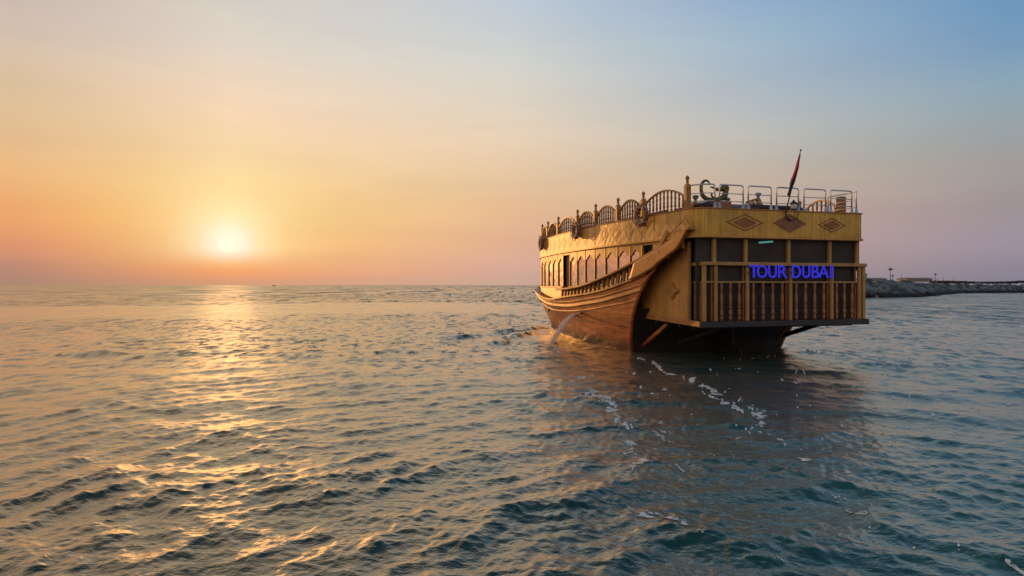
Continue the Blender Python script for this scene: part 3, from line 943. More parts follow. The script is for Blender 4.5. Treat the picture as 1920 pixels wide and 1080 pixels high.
# ---- steel guard rails on the stern
def guard(pa, pb, extra=None, zt=.66):
    """pa, pb plan points; extra = plan points between them"""
    P = [pa] + (extra or []) + [pb]
    z0 = ZT + .03; rr = .07
    pts = [(P[0][0], P[0][1], z0)]
    m = MB()
    def vec(a): return Vector((a[0], a[1], 0))
    d0 = (vec(P[1]) - vec(P[0])).normalized(); d1 = (vec(P[-2]) - vec(P[-1])).normalized()
    up = [vec(P[0]) + Vector((0, 0, z0))]
    for k in range(0, 7):
        a = math.pi / 2 * k / 6
        up.append(vec(P[0]) + d0 * rr * (1 - math.cos(a)) + Vector((0, 0, z0 + zt - rr + rr * math.sin(a))))
    for q in P[1:-1]: up.append(vec(q) + Vector((0, 0, z0 + zt)))
    for k in range(6, -1, -1):
        a = math.pi / 2 * k / 6
        up.append(vec(P[-1]) + d1 * rr * (1 - math.cos(a)) + Vector((0, 0, z0 + zt - rr + rr * math.sin(a))))
    up.append(vec(P[-1]) + Vector((0, 0, z0)))
    m.tube(up, .021, 8)
    for f in (.63, .3):
        m.tube([vec(q) + Vector((0, 0, z0 + zt * f)) for q in P], .013, 6)
    r = m.build('guard_rail', 'steel', boat, smooth=True)
    for q in (P[0], P[-1]):
        c = MB(); c.lathe((q[0], q[1], z0 - .005), [(.058, 0), (.058, .025), (.04, .05), (.03, .16), (.022, .17)], n=10); c.build('rail_foot', 'flange', r, smooth=True)
G = .03
for a, b in ((1349, 1393.5), (1403, 1446), (1456, 1497), (1507.5, 1548), (1557.5, 1597)):
    guard((b_face(a, 390, G)[0], G), (b_face(b, 390, G)[0], G))
xA = b_face(1340.5, 390, G)[0]
guard((-(W(.3) - .0), .52), (xA, G), [(-2.75, .28), (-2.55, .1), (-2.38, .04)])
xB = b_face(1604.5, 390, G)[0]
guard((2.68, 1.2), (xB + .02, G), [(2.71, .6), (2.7, .12)])

# ---- stair enclosure on the upper deck
zD = ZT - .02
m = MB()
xa, za = b_face(1366, 383, 1.6); xb, _ = b_face(1398, 383, 1.6)
m.box(xa, xb, 1.55, 1.67, za - .09, za); m.build('stair_rail', 'grey', boat)
xc, zc = b_face(1421, 372.5, 1.6); xd, zd = b_face(1399, 380, 1.6); xe, _ = b_face(1438, 395, 1.6)
st = MB(); st.bar((xd, 1.6, zd), (xc, 1.6, zc), .08, .07); st.build('stair_rail', 'post', boat)
st = MB(); st.bar((xc, 1.6, zc), (xe, 1.6, zD), .09, .1); st.build('stair_rail', 'dimwood', boat)
xf, zf = b_face(1361, 372, 1.3); xg, _ = b_face(1372, 394, 1.3)
st = MB(); st.bar((xf, 1.3, zf), (xg, 1.3, zD), .09, .1); st.build('stair_rail', 'dimwood', boat)
for k in range(9):
    x = xa + (xc + .2 - xa) * (k + .5) / 9
    h = (za - .08 if x < xb else zd + (zc - zd) * min(1, (x - xd) / (xc - xd)) - .05) - zD
    if x > xc: h = (zc - zD) * (1 - (x - xc) / (xe - xc)) - .06
    s_ = MB(); s_.lathe((x, 1.61, zD), [(r * 1.25, z * h) for r, z in ((.045, 0), (.03, .1), (.05, .4), (.03, .7), (.045, .85), (.045, 1))], n=8)
    s_.build('stair_baluster', 'turned', boat, smooth=True)
def deck_lamp(px, py, t):
    x, z = b_face(px, py, t)
    m = MB(); m.lathe((x, t, z - .09), [(.04, 0), (.05, .02), (.035, .06), (.085, .12), (.1, .18), (.05, .2)], n=12); o = m.build('deck_lamp', 'grey', boat, smooth=True)
    return x, z
deck_lamp(1421.5, 368, 1.6)
x, z = deck_lamp(1304, 373, .9)
m = MB(); m.box(x - .1, x + .12, .85, .98, zD, z - .1); m.build('short_post', 'post', boat, bevel=.01)
wb = MB(); x0, z0 = b_face(1311, 379, 1.1); x1, _ = b_face(1330, 379, 1.1)
wb.box(x0, x1, 1.0, 1.5, zD, z0 + .02); tag(wb.build('locker', 'white', None, bevel=.02), 'white deck locker behind the corner rail under the curled statue', 'locker')
lk = bpy.data.objects['locker']; lk.matrix_world = Matrix.Translation(BO) @ Matrix.Rotation(BA, 4, 'Z')

BM = Matrix.Translation(BO) @ Matrix.Rotation(BA, 4, 'Z')
def place(o): o.matrix_world = BM @ Matrix.Translation(Vector((0, 0, 0)))
# ---- curled statue
sx = lambda px, py: (lambda q: (q[0], 1.2, q[1]))(b_face(px, py, 1.2))
statue = empty('curled_statue', BM @ Vector(sx(1340, 380)), BA)
tag(statue, 'green bronze curled creature statue on the upper deck behind the corner rail', 'statue')
inv = (Matrix.Translation(statue.location) @ Matrix.Rotation(BA, 4, 'Z')).inverted() @ BM
def sc_(pts): return [inv @ Vector(sx(*p)) for p in pts]
def smoothp(pts, n=5):
    out = []
    P = [pts[0]] + pts + [pts[-1]]
    for i in range(1, len(P) - 2):
        for k in range(n):
            t = k / n
            a, b, c, d = P[i - 1], P[i], P[i + 1], P[i + 2]
            out.append(((b * 2) + (c - a) * t + (a * 2 - b * 5 + c * 4 - d) * t * t + (-a + b * 3 - c * 3 + d) * t**3) * .5)
    out.append(P[-1]); return out
def prof(n, tab):
    f = interp(tab); return [f(i / (n - 1)) for i in range(n)]
body = smoothp(sc_([(1338, 345.5), (1331, 344), (1327, 339.5), (1321, 339), (1315.5, 346), (1314.5, 357), (1318, 367), (1326, 373.5), (1338, 375), (1350, 373), (1358, 368), (1360.5, 358), (1358, 351)]))
m = MB(); m.tube(body, prof(len(body), [(0, .01), (.15, .028), (.3, .045), (.5, .065), (.75, .08), (.9, .09), (1, .08)]), 10); m.build('body', 'verdigris', statue, smooth=True)
arm = smoothp(sc_([(1359, 351), (1352, 355), (1344, 355), (1338, 352), (1331, 350.5)]))
m = MB(); m.tube(arm, prof(len(arm), [(0, .09), (.4, .06), (.7, .04), (1, .012)]), 8); m.build('arm', 'verdigris', statue, smooth=True)
hd = smoothp(sc_([(1353, 354), (1356, 350.5), (1360, 351), (1361.5, 356), (1359, 361)]))
m = MB(); m.tube(hd, prof(len(hd), [(0, .03), (.3, .08), (.6, .1), (1, .05)]), 10); m.build('head', 'verdigris', statue, smooth=True)
leg = smoothp(sc_([(1340, 374), (1334, 366), (1335, 363)])); m = MB(); m.tube(leg, .03, 6); m.build('fin', 'verdigris', statue, smooth=True)
ft = smoothp(sc_([(1356, 370), (1364, 373), (1368, 374)])); m = MB(); m.tube(ft, prof(len(ft), [(0, .06), (1, .045)]), 6); m.build('foot', 'grey', statue, smooth=True)
pl_ = MB(); a = inv @ Vector(sx(1322, 377)); b = inv @ Vector(sx(1366, 377)); pl_.box(a.x, b.x, -.15, .15, -.02 + (zD - (BM @ Vector(sx(1340, 380))).z), a.z + .0)
pl_.build('plinth', 'turned', statue, bevel=.015)

# ---- lantern, box
def top_thing(name, label, cat, px, py, t):
    x, z = b_face(px, py, t); p = BM @ Vector((x, t, ZT + .03))
    return tag(empty(name, p, BA), label, cat)
ln = top_thing('lantern', 'black capped lantern with milky glass at the foot of the flag pole', 'lantern', 1488, 392, .02)
m = MB(); m.lathe((0, 0, 0), [(.1, 0), (.1, .03), (.06, .05)], n=12); m.build('base', 'black', ln)
m = MB(); m.lathe((0, 0, .05), [(.075, 0), (.088, .03), (.088, .13), (.075, .15)], n=14); m.build('glass', 'white', ln, smooth=True)
m = MB(); m.lathe((0, 0, .2), [(.115, 0), (.105, .03), (.05, .07), (.02, .1), (.03, .11), (.005, .13)], n=12); m.build('cap', 'black', ln)
m = MB(); m.tube([(.1, 0, .06), (.12, 0, .1), (.12, 0, .18), (.1, 0, .22)], .012, 6); m.build('handle', 'black', ln)
bx = top_thing('wooden_box', 'small orange wooden box on the dark ledge left of the lantern', 'box', 1470, 392, .75)
m = MB(); m.box(-.11, .11, -.08, .08, 0, .16); m.build('box_body', 'post', bx, bevel=.01)
m = MB(); m.box(-.12, .12, -.09, .09, .16, .185); m.build('lid', 'trim', bx, bevel=.006)
# dark benches on the upper deck
def bench(x, y, L, rz, label):
    b_ = empty('deck_bench', BM @ Vector((x, y, ZT - .02)), BA + rz)
    tag(b_, label, 'bench', 'benches on the upper deck')
    m = MB(); m.box(-L / 2, L / 2, -.22, .22, .16, .24); m.build('seat', 'cushion', b_, bevel=.02)
    m = MB(); m.box(-L / 2, L / 2, .2, .26, .2, .34); m.build('backrest', 'cushion', b_, bevel=.02)
    for s1 in (-1, 1):
        m = MB(); m.box(s1 * (L / 2 - .1) - .04, s1 * (L / 2 - .1) + .04, -.2, .2, 0, .16); m.build('leg', 'turned', b_)
bench(-2.2, 1.2, 1.5, -math.pi / 2, 'dark violet cushioned bench behind the arched fence nearest the stern')
bench(-2.4, 3.6, 1.6, -math.pi / 2, 'dark bench behind the second arched fence bay from the stern')
bench(.4, .75, 1.5, 0, 'low dark bench along the stern rail beside the lantern')
bench(-2.6, 6.2, 1.8, -math.pi / 2, 'dark bench behind the third arched fence bay from the stern')

# ---- flag
fl = top_thing('flag', 'furled red green and purple flag on a leaning black pole at the stern', 'flag', 1477, 395, -.12)
fi = (Matrix.Translation(fl.location) @ Matrix.Rotation(BA, 4, 'Z')).inverted() @ BM
def fp(px, py, t=-.14):
    x, z = b_face(px, py, t); return fi @ Vector((x, t, z))
m = MB(); m.tube([fp(1481, 414, -.08), fp(1473, 402, -.1), fp(1474, 394), fp(1484, 355), fp(1493.5, 318), fp(1501, 283)], [.014, .014, .02, .017, .014, .01], 8); m.build('pole', 'black', fl, smooth=True)
m = MB(); m.lathe(fp(1501.3, 283), [(.012, 0), (.028, .015), (.028, .035), (.01, .05)], n=8); m.build('finial', 'black', fl, smooth=True)
m = MB(); m.tube([fp(1474, 396, -.11), fp(1475, 407, -.13), fp(1484, 414, -.13), fp(1495, 409, -.13), fp(1498, 397, -.12)], .012, 6); m.build('bracket', 'black', fl, smooth=True)
def flag_mat():
    m, g, p, o = new_mat('furled flag cloth')
    at = g.n('ShaderNodeAttribute'); at.attribute_name = 'stripe'
    sep = g.n('ShaderNodeSeparateColor'); g.l(at.outputs['Color'], sep.inputs[0])
    u, v = sep.outputs[0], sep.outputs[1]
    c_red, c_mag, c_grn, c_pur = (.75, .02, .06), (.5, .05, .24), (.015, .24, .17), (.24, .05, .22)
    base = g.mix(g.math('GREATER_THAN', u, .52), c_mag, c_red)
    base2 = g.mix(g.math('GREATER_THAN', u, .42), (.10, .05, .16), c_grn)
    c = g.mix(g.math('GREATER_THAN', g.math('ADD', v, g.math('MULTIPLY', u, .12)), .62), base, base2)
    c = g.mix(g.math('GREATER_THAN', v, .9), c, c_pur)
    g.l(c, p.inputs['Base Color']); p.inputs['Roughness'].default_value = .75
    return m
M['flag'] = flag_mat()
L_ = [(1499.5, 288), (1496, 300), (1491.5, 314), (1486, 328), (1482, 338), (1480, 350), (1478, 359), (1475.5, 366)]
R_ = [(1501, 288), (1498.5, 302), (1497, 314), (1494, 326), (1491, 340), (1486.5, 352), (1483, 361), (1479.5, 368)]
m = MB(); P = []; UV = []
NR, NC = 30, 14
fLx = interp([(i / 7, p[0]) for i, p in enumerate(L_)]); fLy = interp([(i / 7, p[1]) for i, p in enumerate(L_)])
fRx = interp([(i / 7, p[0]) for i, p in enumerate(R_)]); fRy = interp([(i / 7, p[1]) for i, p in enumerate(R_)])
for i in range(NR):
    s = i / (NR - 1); row = []
    for j in range(NC):
        u = j / (NC - 1)
        row.append(fp(fLx(s) * (1 - u) + fRx(s) * u, fLy(s) * (1 - u) + fRy(s) * u, -.15 + .05 * math.sin(u * 9 + s * 4) * min(1, s * 4)))
        UV.append((u, s, 0, 1))
    P.append(row)
m.grid(P); fo = m.build('cloth', 'flag', fl, smooth=True)
ca = fo.data.color_attributes.new('stripe', 'FLOAT_COLOR', 'POINT'); ca.data.foreach_set('color', [c for q in UV for c in q])
sm = fo.modifiers.new('thick', 'SOLIDIFY'); sm.thickness = .012

# ---- life rings hung on the fence
def ring(px, py, rad, label):
    t = 3.0
    for _ in range(12): t, z = b_side(px, py, -(W(t) + .2))
    x = -(W(t) + .17)
    dW = (W(t + .1) - W(t - .1)) / .2
    r_ = empty('life_ring', BM @ Vector((x, t, z)), BA + math.atan(dW))
    tag(r_, label, 'life ring', 'life rings hung on the fence')
    m = MB()
    pts = [(0, rad * math.cos(a), rad * math.sin(a)) for a in [2 * math.pi * k / 28 for k in range(28)]]
    m.tube(pts, .085, 10, closed=True); rb = m.build('ring_body', 'ring', r_, smooth=True)
    for a0 in (45, 135, 225, 315):
        q = MB(); q.tube([(0, rad * math.cos(R(a0 + d)), rad * math.sin(R(a0 + d))) for d in (-9, 0, 9)], .092, 10); q.build('strap', 'ringband', r_, smooth=True)
    q = MB(); q.tube([(-.09 if False else -.07, (rad + .1 + .03 * math.cos(4 * a)) * math.cos(a), (rad + .1 + .03 * math.cos(4 * a)) * math.sin(a)) for a in [2 * math.pi * k / 40 for k in range(40)]], .012, 5, closed=True); q.build('grab_line', 'rope', r_, smooth=True)
ring(1200.5, 404, .265, 'large faded red life ring on the fence post nearest the stern')
ring(1078.5, 432.5, .25, 'narrow dark life ring hung halfway along the port fence')
ring(1014, 456, .25, 'small dark life ring at the forward end of the fence')

# ---- outlets in the hull, mooring cleat
for px, py, w in ((1080, 591, .28), (1032, 581.5, .3), (1095, 586.5, .05)):
    t = 8.0
    for _ in range(15): t, z = b_side(px, py, -breadth(t, 1.0))
    x = -(breadth(t, z))
    m = MB(); m.tube([(x + .05, t + .02, z), (x - .1, t, z - .01)], .05 if w > .1 else .03, 10); m.build('outlet', 'black', boat, smooth=True)
    if w > .1:
        m = MB(); m.tube([(x - .02, t - w * .8, z + .06), (x - .06, t, z - .02), (x - .05, t + w * .5, z + .0)], [.02, .05, .03], 8); m.build('outlet_hood', 'black', boat, smooth=True)

# ================================================================== the sea
rng = np.random.default_rng(11)
def vnoise(x, y, seed=0):
    xi = np.floor(x).astype(np.int64); yi = np.floor(y).astype(np.int64)
    xf = x - xi; yf = y - yi
    def h(a, b):
        n = (a * 374761393 + b * 668265263 + seed * 982451653) & 0x7fffffff
        n = ((n ^ (n >> 13)) * 1274126177) & 0x7fffffff
        return ((n ^ (n >> 16)) & 0xffff) / 65535.0
    u = xf * xf * (3 - 2 * xf); v = yf * yf * (3 - 2 * yf)
    return (h(xi, yi) * (1 - u) + h(xi + 1, yi) * u) * (1 - v) + (h(xi, yi + 1) * (1 - u) + h(xi + 1, yi + 1) * u) * v
def fbm(x, y, o=4, seed=0):
    s = 0; a = .5; t = 0
    for k in range(o):
        s = s + a * vnoise(x * 2**k, y * 2**k, seed + k); t += a; a *= .5
    return s / t
def sstep(a, b, x):
    t = np.clip((x - a) / (b - a), 0, 1); return t * t * (3 - 2 * t)

# polar sheet round the camera, finest in front
rs = [.4, .9, 1.5, 2.1, 2.6, 3.0]
r = 3.0
while r < 15000:
    dr = min(max(.012, r * r / 2200), r * .06)
    r += dr; rs.append(r)
rs = np.array(rs)
fine = np.arange(-50, 50.001, .082)
coarse = np.arange(52, 308, 4.0)
ang = np.radians(np.concatenate([fine, coarse]))
RR, AA = np.meshgrid(rs, ang, indexing='ij')
X = RR * np.sin(AA); Y = RR * np.cos(AA)
DR = np.minimum(np.maximum(.012, RR * RR / 2200), RR * .06)
DR = np.where((np.abs(AA) < R(50.1)), DR, np.maximum(DR, RR * .07))
Z = np.zeros_like(X); DX = np.zeros_like(X); DY = np.zeros_like(X)
# local frame of the boat for the wake
LX = (X - BO.x) * rgt.x + (Y - BO.y) * rgt.y
LY = (X - BO.x) * fwd.x + (Y - BO.y) * fwd.y
wake = sstep(4.2, -1, LY) * (1 - sstep(3.0, 5.5, np.abs(LX + LY * .02)))        # churned water behind the stern
patch = fbm(X * .05 + 3, Y * .035, 3, 5)
rough_mod = .62 + .8 * sstep(.35, .65, patch)
calm = np.exp(-((RR - 62) / 16.0) ** 2) * .75 * sstep(10, -10, X - 5)
rough_mod = rough_mod * (1 - calm)
warp = (fbm(X * .5, Y * .5, 3, 55) - .5) * 2.2
for lam_lo, lam_hi, n, slope, dirs in ((2.6, 8.0, 16, .018, (60, 45)), (1.0, 2.6, 34, .036, (80, 30)), (.45, 1.0, 46, .054, (75, 36)), (.2, .45, 60, .068, (72, 48)), (.08, .2, 50, .058, (60, 80))):
    for k in range(n):
        lam = lam_lo * (lam_hi / lam_lo) ** rng.random()
        kk = 2 * math.pi / lam
        th = R(dirs[0] + rng.normal() * dirs[1])
        ph = rng.random() * 2 * math.pi
        amp = slope / kk * math.sqrt(2.0 / n) * 1.3
        fade = sstep(1.0, 2.4, lam / DR)
        if lam < 1.2: loc = rough_mod * (1 - .5 * wake)
        else: loc = .5 + .5 * rough_mod
        sel = fade > 0
        if .3 < lam < 2.8 and rng.random() < .55:
            # curved crests spreading from the wash of the two boats
            c0x, c0y = 3.0 + rng.normal() * 1.3, 3.6 + rng.normal() * 1.0
            ex = X - c0x; ey = Y - c0y
            rho = np.hypot(ex, ey) + .02
            cx, cy = ex / rho, ey / rho
            P_ = kk * (rho + warp * min(1.0, lam) * .8) + ph
        else:
            cx, cy = math.cos(th), math.sin(th)
            P_ = kk * (X * cx + Y * cy) + ph
        A_ = amp * fade * loc
        Z += A_ * np.cos(P_)
        s_ = np.sin(P_) * A_ * .6
        DX -= s_ * cx; DY -= s_ * cy
sig = .05
Z = np.where(RR < 140, sig * 2.6 * (np.exp(np.clip(Z / (sig * 3.0), -2, 1.3)) - 1.0), Z)
def ridge(p0, p1, width, amp, seed, wob=.6):
    """one ship wave: a ridge along a ground line"""
    global Z
    d = np.array([p1.x - p0.x, p1.y - p0.y]); L = np.hypot(*d); d /= L
    s = (X - p0.x) * d[0] + (Y - p0.y) * d[1]
    q = -(X - p0.x) * d[1] + (Y - p0.y) * d[0] + wob * (fbm(s * .5 + seed, s * 0 + 3, 3, seed) - .5) * 2
    env = sstep(-.5, 1.0, s) * (1 - sstep(L - 1, L + .8, s))
    Z += amp * env * (np.exp(-(q / width) ** 2) - .6 * np.exp(-((q - 1.6 * width) / width) ** 2)) * (.35 + 1.3 * fbm(X * .8, Y * .8, 3, seed + 9))
ridge(px_ground(1015, 612), px_ground(820, 636), .38, .11, 1)
ridge(px_ground(1010, 622), px_ground(880, 650), .35, .10, 7)
ridge(px_ground(610, 668), px_ground(545, 668), .4, .13, 2, .2)
ridge(px_ground(240, 664), px_ground(140, 662), .4, .10, 3, .2)
ridge(px_ground(225, 752), px_ground(160, 752), .3, .11, 4, .15)
ridge(px_ground(1480, 655), px_ground(1720, 690), .35, .10, 5)
ridge(px_ground(1700, 690), px_ground(1915, 735), .4, .08, 6)
ridge(px_ground(1190, 910), px_ground(900, 1000), .22, .05, 12, .3)
ridge(px_ground(1620, 905), px_ground(1150, 925), .25, .035, 13, .3)
ridge(px_ground(1560, 1000), px_ground(1200, 1020), .22, .03, 14, .2)
Z += wake * .05 * (fbm(X * 1.1, Y * 1.1, 3, 31) - .5) * sstep(30, 12, RR)
# splash of the bilge water
sp0 = px_ground(1034, 645)
dd = np.hypot(X - sp0.x, Y - sp0.y)
Z += .018 * np.exp(-(dd / .6) ** 2) * np.cos(dd * 11)
GX, GY = X + DX, Y + DY
nr, na = X.shape
V = np.stack([GX, GY, Z], -1).reshape(-1, 3).astype(np.float32)
ii, jj = np.meshgrid(np.arange(nr - 1), np.arange(na), indexing='ij')
j2 = (jj + 1) % na
faces = np.stack([ii * na + jj, ii * na + j2, (ii + 1) * na + j2, (ii + 1) * na + jj], -1)[..., ::-1].reshape(-1, 4)
def np_mesh(name, V, F, mat):
    me = bpy.data.meshes.new(name)
    me.vertices.add(len(V)); me.vertices.foreach_set('co', V.ravel())
    nf = len(F)
    me.loops.add(nf * 4); me.loops.foreach_set('vertex_index', F.astype(np.int32).ravel())
    me.polygons.add(nf); me.polygons.foreach_set('loop_start', np.arange(0, nf * 4, 4, dtype=np.int32))
    me.polygons.foreach_set('use_smooth', np.ones(nf, bool))
    me.materials.append(mat); me.update(calc_edges=True)
    o = bpy.data.objects.new(name, me); col.objects.link(o)
    return o

def water_mat():
    m, g, p, o = new_mat('sea water')
    geo = g.n('ShaderNodeNewGeometry')
    tc = geo.outputs['Position']
    ln_ = g.n('ShaderNodeVectorMath', operation='LENGTH'); g.l(tc, ln_.inputs[0])
    dist = ln_.outputs['Value']
    def nz(scale, detail, rough, sx=1.0, sy=1.0, rot=0.0, color=False, dis=.3):
        mp = g.n('ShaderNodeMapping'); mp.inputs['Scale'].default_value = (sx, sy, 1); mp.inputs['Rotation'].default_value = (0, 0, rot)
        g.l(tc, mp.inputs[0])
        n = g.n('ShaderNodeTexNoise', i={'Scale': scale, 'Detail': detail, 'Roughness': rough, 'Distortion': dis})
        g.l(mp.outputs[0], n.inputs['Vector']); return n.outputs[1 if color else 0]
    h = g.math('MULTIPLY', nz(7.0, 3.0, .6, 1, 1.5, .5), .010)
    b = g.n('ShaderNodeBump', i={'Strength': 1.0, 'Distance': 1.9})
    g.l(h, b.inputs['Height'])
    # wind ripple and chop that the mesh is too coarse to carry further out: tilts the facets, more towards the shore
    def layer(scale, sx, sy, lo0, lo1, hi0, hi1, ax, ay, bias):
        c = nz(scale, 5.0, .68, sx, sy, .06, True, .5)
        sp = g.n('ShaderNodeSeparateColor'); g.l(c, sp.inputs[0])
        w = g.maprange(dist, lo0, lo1)
        if hi0: w = g.math('MULTIPLY', w, g.maprange(dist, hi0, hi1, 1, 0))
        tx = g.math('MULTIPLY', g.math('MULTIPLY', g.math('SUBTRACT', sp.outputs[0], .5), ax), w)
        ty = g.math('MULTIPLY', g.math('MULTIPLY', g.math('MAXIMUM', g.math('SUBTRACT', sp.outputs[1], bias), -.05), -ay), w)
        return tx, ty
    L = [layer(2.8, 1, .55, 9, 24, 60, 110, .6, 2.4, .48), layer(1.1, 1, .22, 35, 60, 130, 220, .8, 4.2, .48), layer(.3, 1, .09, 110, 200, None, None, .9, 4.0, .47)]
    X_ = L[0][0]; Y_ = L[0][1]
    for a, c in L[1:]: X_ = g.math('ADD', X_, a); Y_ = g.math('ADD', Y_, c)
    # slick of calmer water lying across the left
    sepp = g.n('ShaderNodeSeparateXYZ'); g.l(tc, sepp.inputs[0])
    dn = g.math('ADD', dist, g.math('MULTIPLY', g.math('SUBTRACT', nz(.06, 3.0, .6), .5), 30))
    slick = g.math('MULTIPLY', g.maprange(dn, 44, 52, 0, 1, 'SMOOTHSTEP'), g.maprange(dn, 74, 84, 1, 0, 'SMOOTHSTEP'))
    slick = g.math('MULTIPLY', slick, g.maprange(sepp.outputs[0], -4, 12, 1, 0))
    patch_ = g.ramp(nz(.035, 3.0, .6, 1, 2.5), [(.35, (.6,) * 3), (.65, (1.25,) * 3)])
    k = g.math('MULTIPLY', g.math('SUBTRACT', 1.0, g.math('MULTIPLY', slick, .8)), patch_)
    cmb = g.n('ShaderNodeCombineXYZ'); g.l(g.math('MULTIPLY', X_, k), cmb.inputs[0]); g.l(g.math('MULTIPLY', Y_, k), cmb.inputs[1])
    add = g.n('ShaderNodeVectorMath', operation='ADD'); g.l(b.outputs[0], add.inputs[0]); g.l(cmb.outputs[0], add.inputs[1])
    nrm = g.n('ShaderNodeVectorMath', operation='NORMALIZE'); g.l(add.outputs[0], nrm.inputs[0])
    N = nrm.outputs[0]
    deep = g.mix(nz(.25, 3.0, .5), (.002, .030, .033), (.003, .050, .052))
    vd = g.n('ShaderNodeVectorMath', operation='SUBTRACT'); g.l(tc, vd.inputs[0]); vd.inputs[1].default_value = (4.5, 5.5, 0)
    vm = g.n('ShaderNodeVectorMath', operation='MULTIPLY'); g.l(vd.outputs[0], vm.inputs[0]); vm.inputs[1].default_value = (1.0, .55, 1)
    vl = g.n('ShaderNodeVectorMath', operation='LENGTH'); g.l(vm.outputs[0], vl.inputs[0])
    deep = g.mix(g.maprange(vl.outputs['Value'], .5, 4.6, 1, 0, 'SMOOTHSTEP'), deep, (.003, .072, .07))
    dif = g.n('ShaderNodeBsdfDiffuse'); g.l(deep, dif.inputs[0]); g.l(N, dif.inputs['Normal'])
    gl = g.n('ShaderNodeBsdfGlossy', i={'Roughness': .16}); gl.inputs[0].default_value = (1, .93, .80, 1); g.l(N, gl.inputs['Normal'])
    gl2 = g.n('ShaderNodeBsdfGlossy', i={'Roughness': .46}); gl2.inputs[0].default_value = (1, .93, .80, 1); g.l(N, gl2.inputs['Normal'])
    glm = g.n('ShaderNodeMixShader'); glm.inputs[0].default_value = .17; g.l(gl.outputs[0], glm.inputs[1]); g.l(gl2.outputs[0], glm.inputs[2])
    lw = g.n('ShaderNodeLayerWeight', i={'Blend': .5}); g.l(N, lw.inputs['Normal'])
    fr = g.math('ADD', g.math('MULTIPLY', g.math('POWER', lw.outputs['Facing'], 2.5), .96), .025, clamp=True)
    mx = g.n('ShaderNodeMixShader'); g.l(fr, mx.inputs[0]); g.l(dif.outputs[0], mx.inputs[1]); g.l(glm.outputs[0], mx.inputs[2])
    g.l(mx.outputs[0], o.inputs[0])
    return m
M['water'] = water_mat()
sea = np_mesh('water', V, faces, M['water'])
sea['kind'] = 'structure'
print('sea verts', len(V))

# ---- foam, as thin pieces of froth lying on the waves
def path_dist(pts, wx, wy):
    best = np.full(X.shape, 1e9)
    P_ = [px_ground(*q) for q in pts]
    for a, b in zip(P_[:-1], P_[1:]):
        d = b - a; L2 = d.x**2 + d.y**2
        s = np.clip(((wx - a.x) * d.x + (wy - a.y) * d.y) / L2, 0, 1)
        best = np.minimum(best, np.hypot(wx - a.x - s * d.x, wy - a.y - s * d.y))
    return best
view = (np.abs(AA) < R(45)) & (RR < 45)
wx = X + .9 * (fbm(X * 1.3, Y * 1.3, 4, 21) - .5); wy = Y + .9 * (fbm(X * 1.3 + 50, Y * 1.3, 4, 22) - .5)
holes = fbm(X * 9, Y * 9, 3, 40); gate = fbm(X * 1.6, Y * 1.2, 3, 41)
lace = np.abs(fbm(wx * 5, wy * 5, 3, 81) - .5)
fo = np.zeros(X.shape, bool)
def foam_path(pts, w, g0=.45):
    """a drifting line of froth: thin broken lace with a few thicker clots"""
    global fo
    d = path_dist(pts, wx, wy)
    mask = np.exp(-(d / (w * 1.5)) ** 2)
    thin = (np.abs(fb2 - .5) < (.012 + .10 * DR) * mask) & (mask > .25) & (gate > g0 - .1)
    clot = (d < w * .32 * (.2 + 1.8 * np.clip(gate - .38, 0, 1) / .3) * (.3 + 1.4 * holes)) & (gate > g0) & (holes > .47) & (lace > .014)
    fo |= thin | clot
fb2 = fbm(wx * 2.6 + 4, wy * 2.2, 4, 90)
foam_path([(1196, 672), (1240, 690), (1300, 720), (1362, 752), (1382, 772)], .13, .42)
foam_path([(1100, 700), (1113, 740), (1155, 785), (1188, 835), (1205, 865)], .16, .44)
foam_path([(1225, 808), (1285, 828), (1325, 838), (1365, 855)], .05, .35)
foam_path([(1430, 765), (1412, 800), (1400, 815)], .12, .3)
foam_path([(1430, 805), (1480, 818), (1495, 840)], .06, .35)
foam_path([(1530, 930), (1552, 950), (1575, 958)], .06, .3)
foam_path([(1630, 985), (1645, 1000), (1660, 1018)], .06, .3)
foam_path([(1185, 950), (1205, 960), (1220, 975)], .05, .3)
foam_path([(1240, 980), (1262, 985), (1275, 1000)], .05, .3)
foam_path([(1460, 1040), (1466, 1052)], .05, .2)
foam_path([(1465, 652), (1520, 660), (1600, 675), (1680, 685)], .16, .42)
foam_path([(1300, 668), (1380, 675), (1450, 668)], .10, .45)
foam_path([(1030, 648), (1034, 655), (1040, 664)], .16, .4)
foam_path([(1285, 880), (1310, 905)], .03, .3)
ridged = np.abs(fbm(wx * 1.1 + 9, wy * 1.1, 4, 60) - .5)
zone = sstep(.2, 1, sstep(8.0, 4.5, np.abs(LX + 1.5)) * sstep(1.5, -2, LY) * sstep(-16, -9, LY))
fo |= (ridged < .003 + .02 * DR) & (zone > .3) & (gate > .5) & (holes > .46)
fo |= (fbm(X * 6, Y * 4, 3, 70) > .86) & (zone > .25)
fo &= view
jn = (np.arange(na) + 1) % na
fq = (fo[:-1, :].astype(int) + fo[1:, :] + fo[:-1, jn] + fo[1:, jn]) >= 2
idx = faces.reshape(nr - 1, na, 4)[fq]
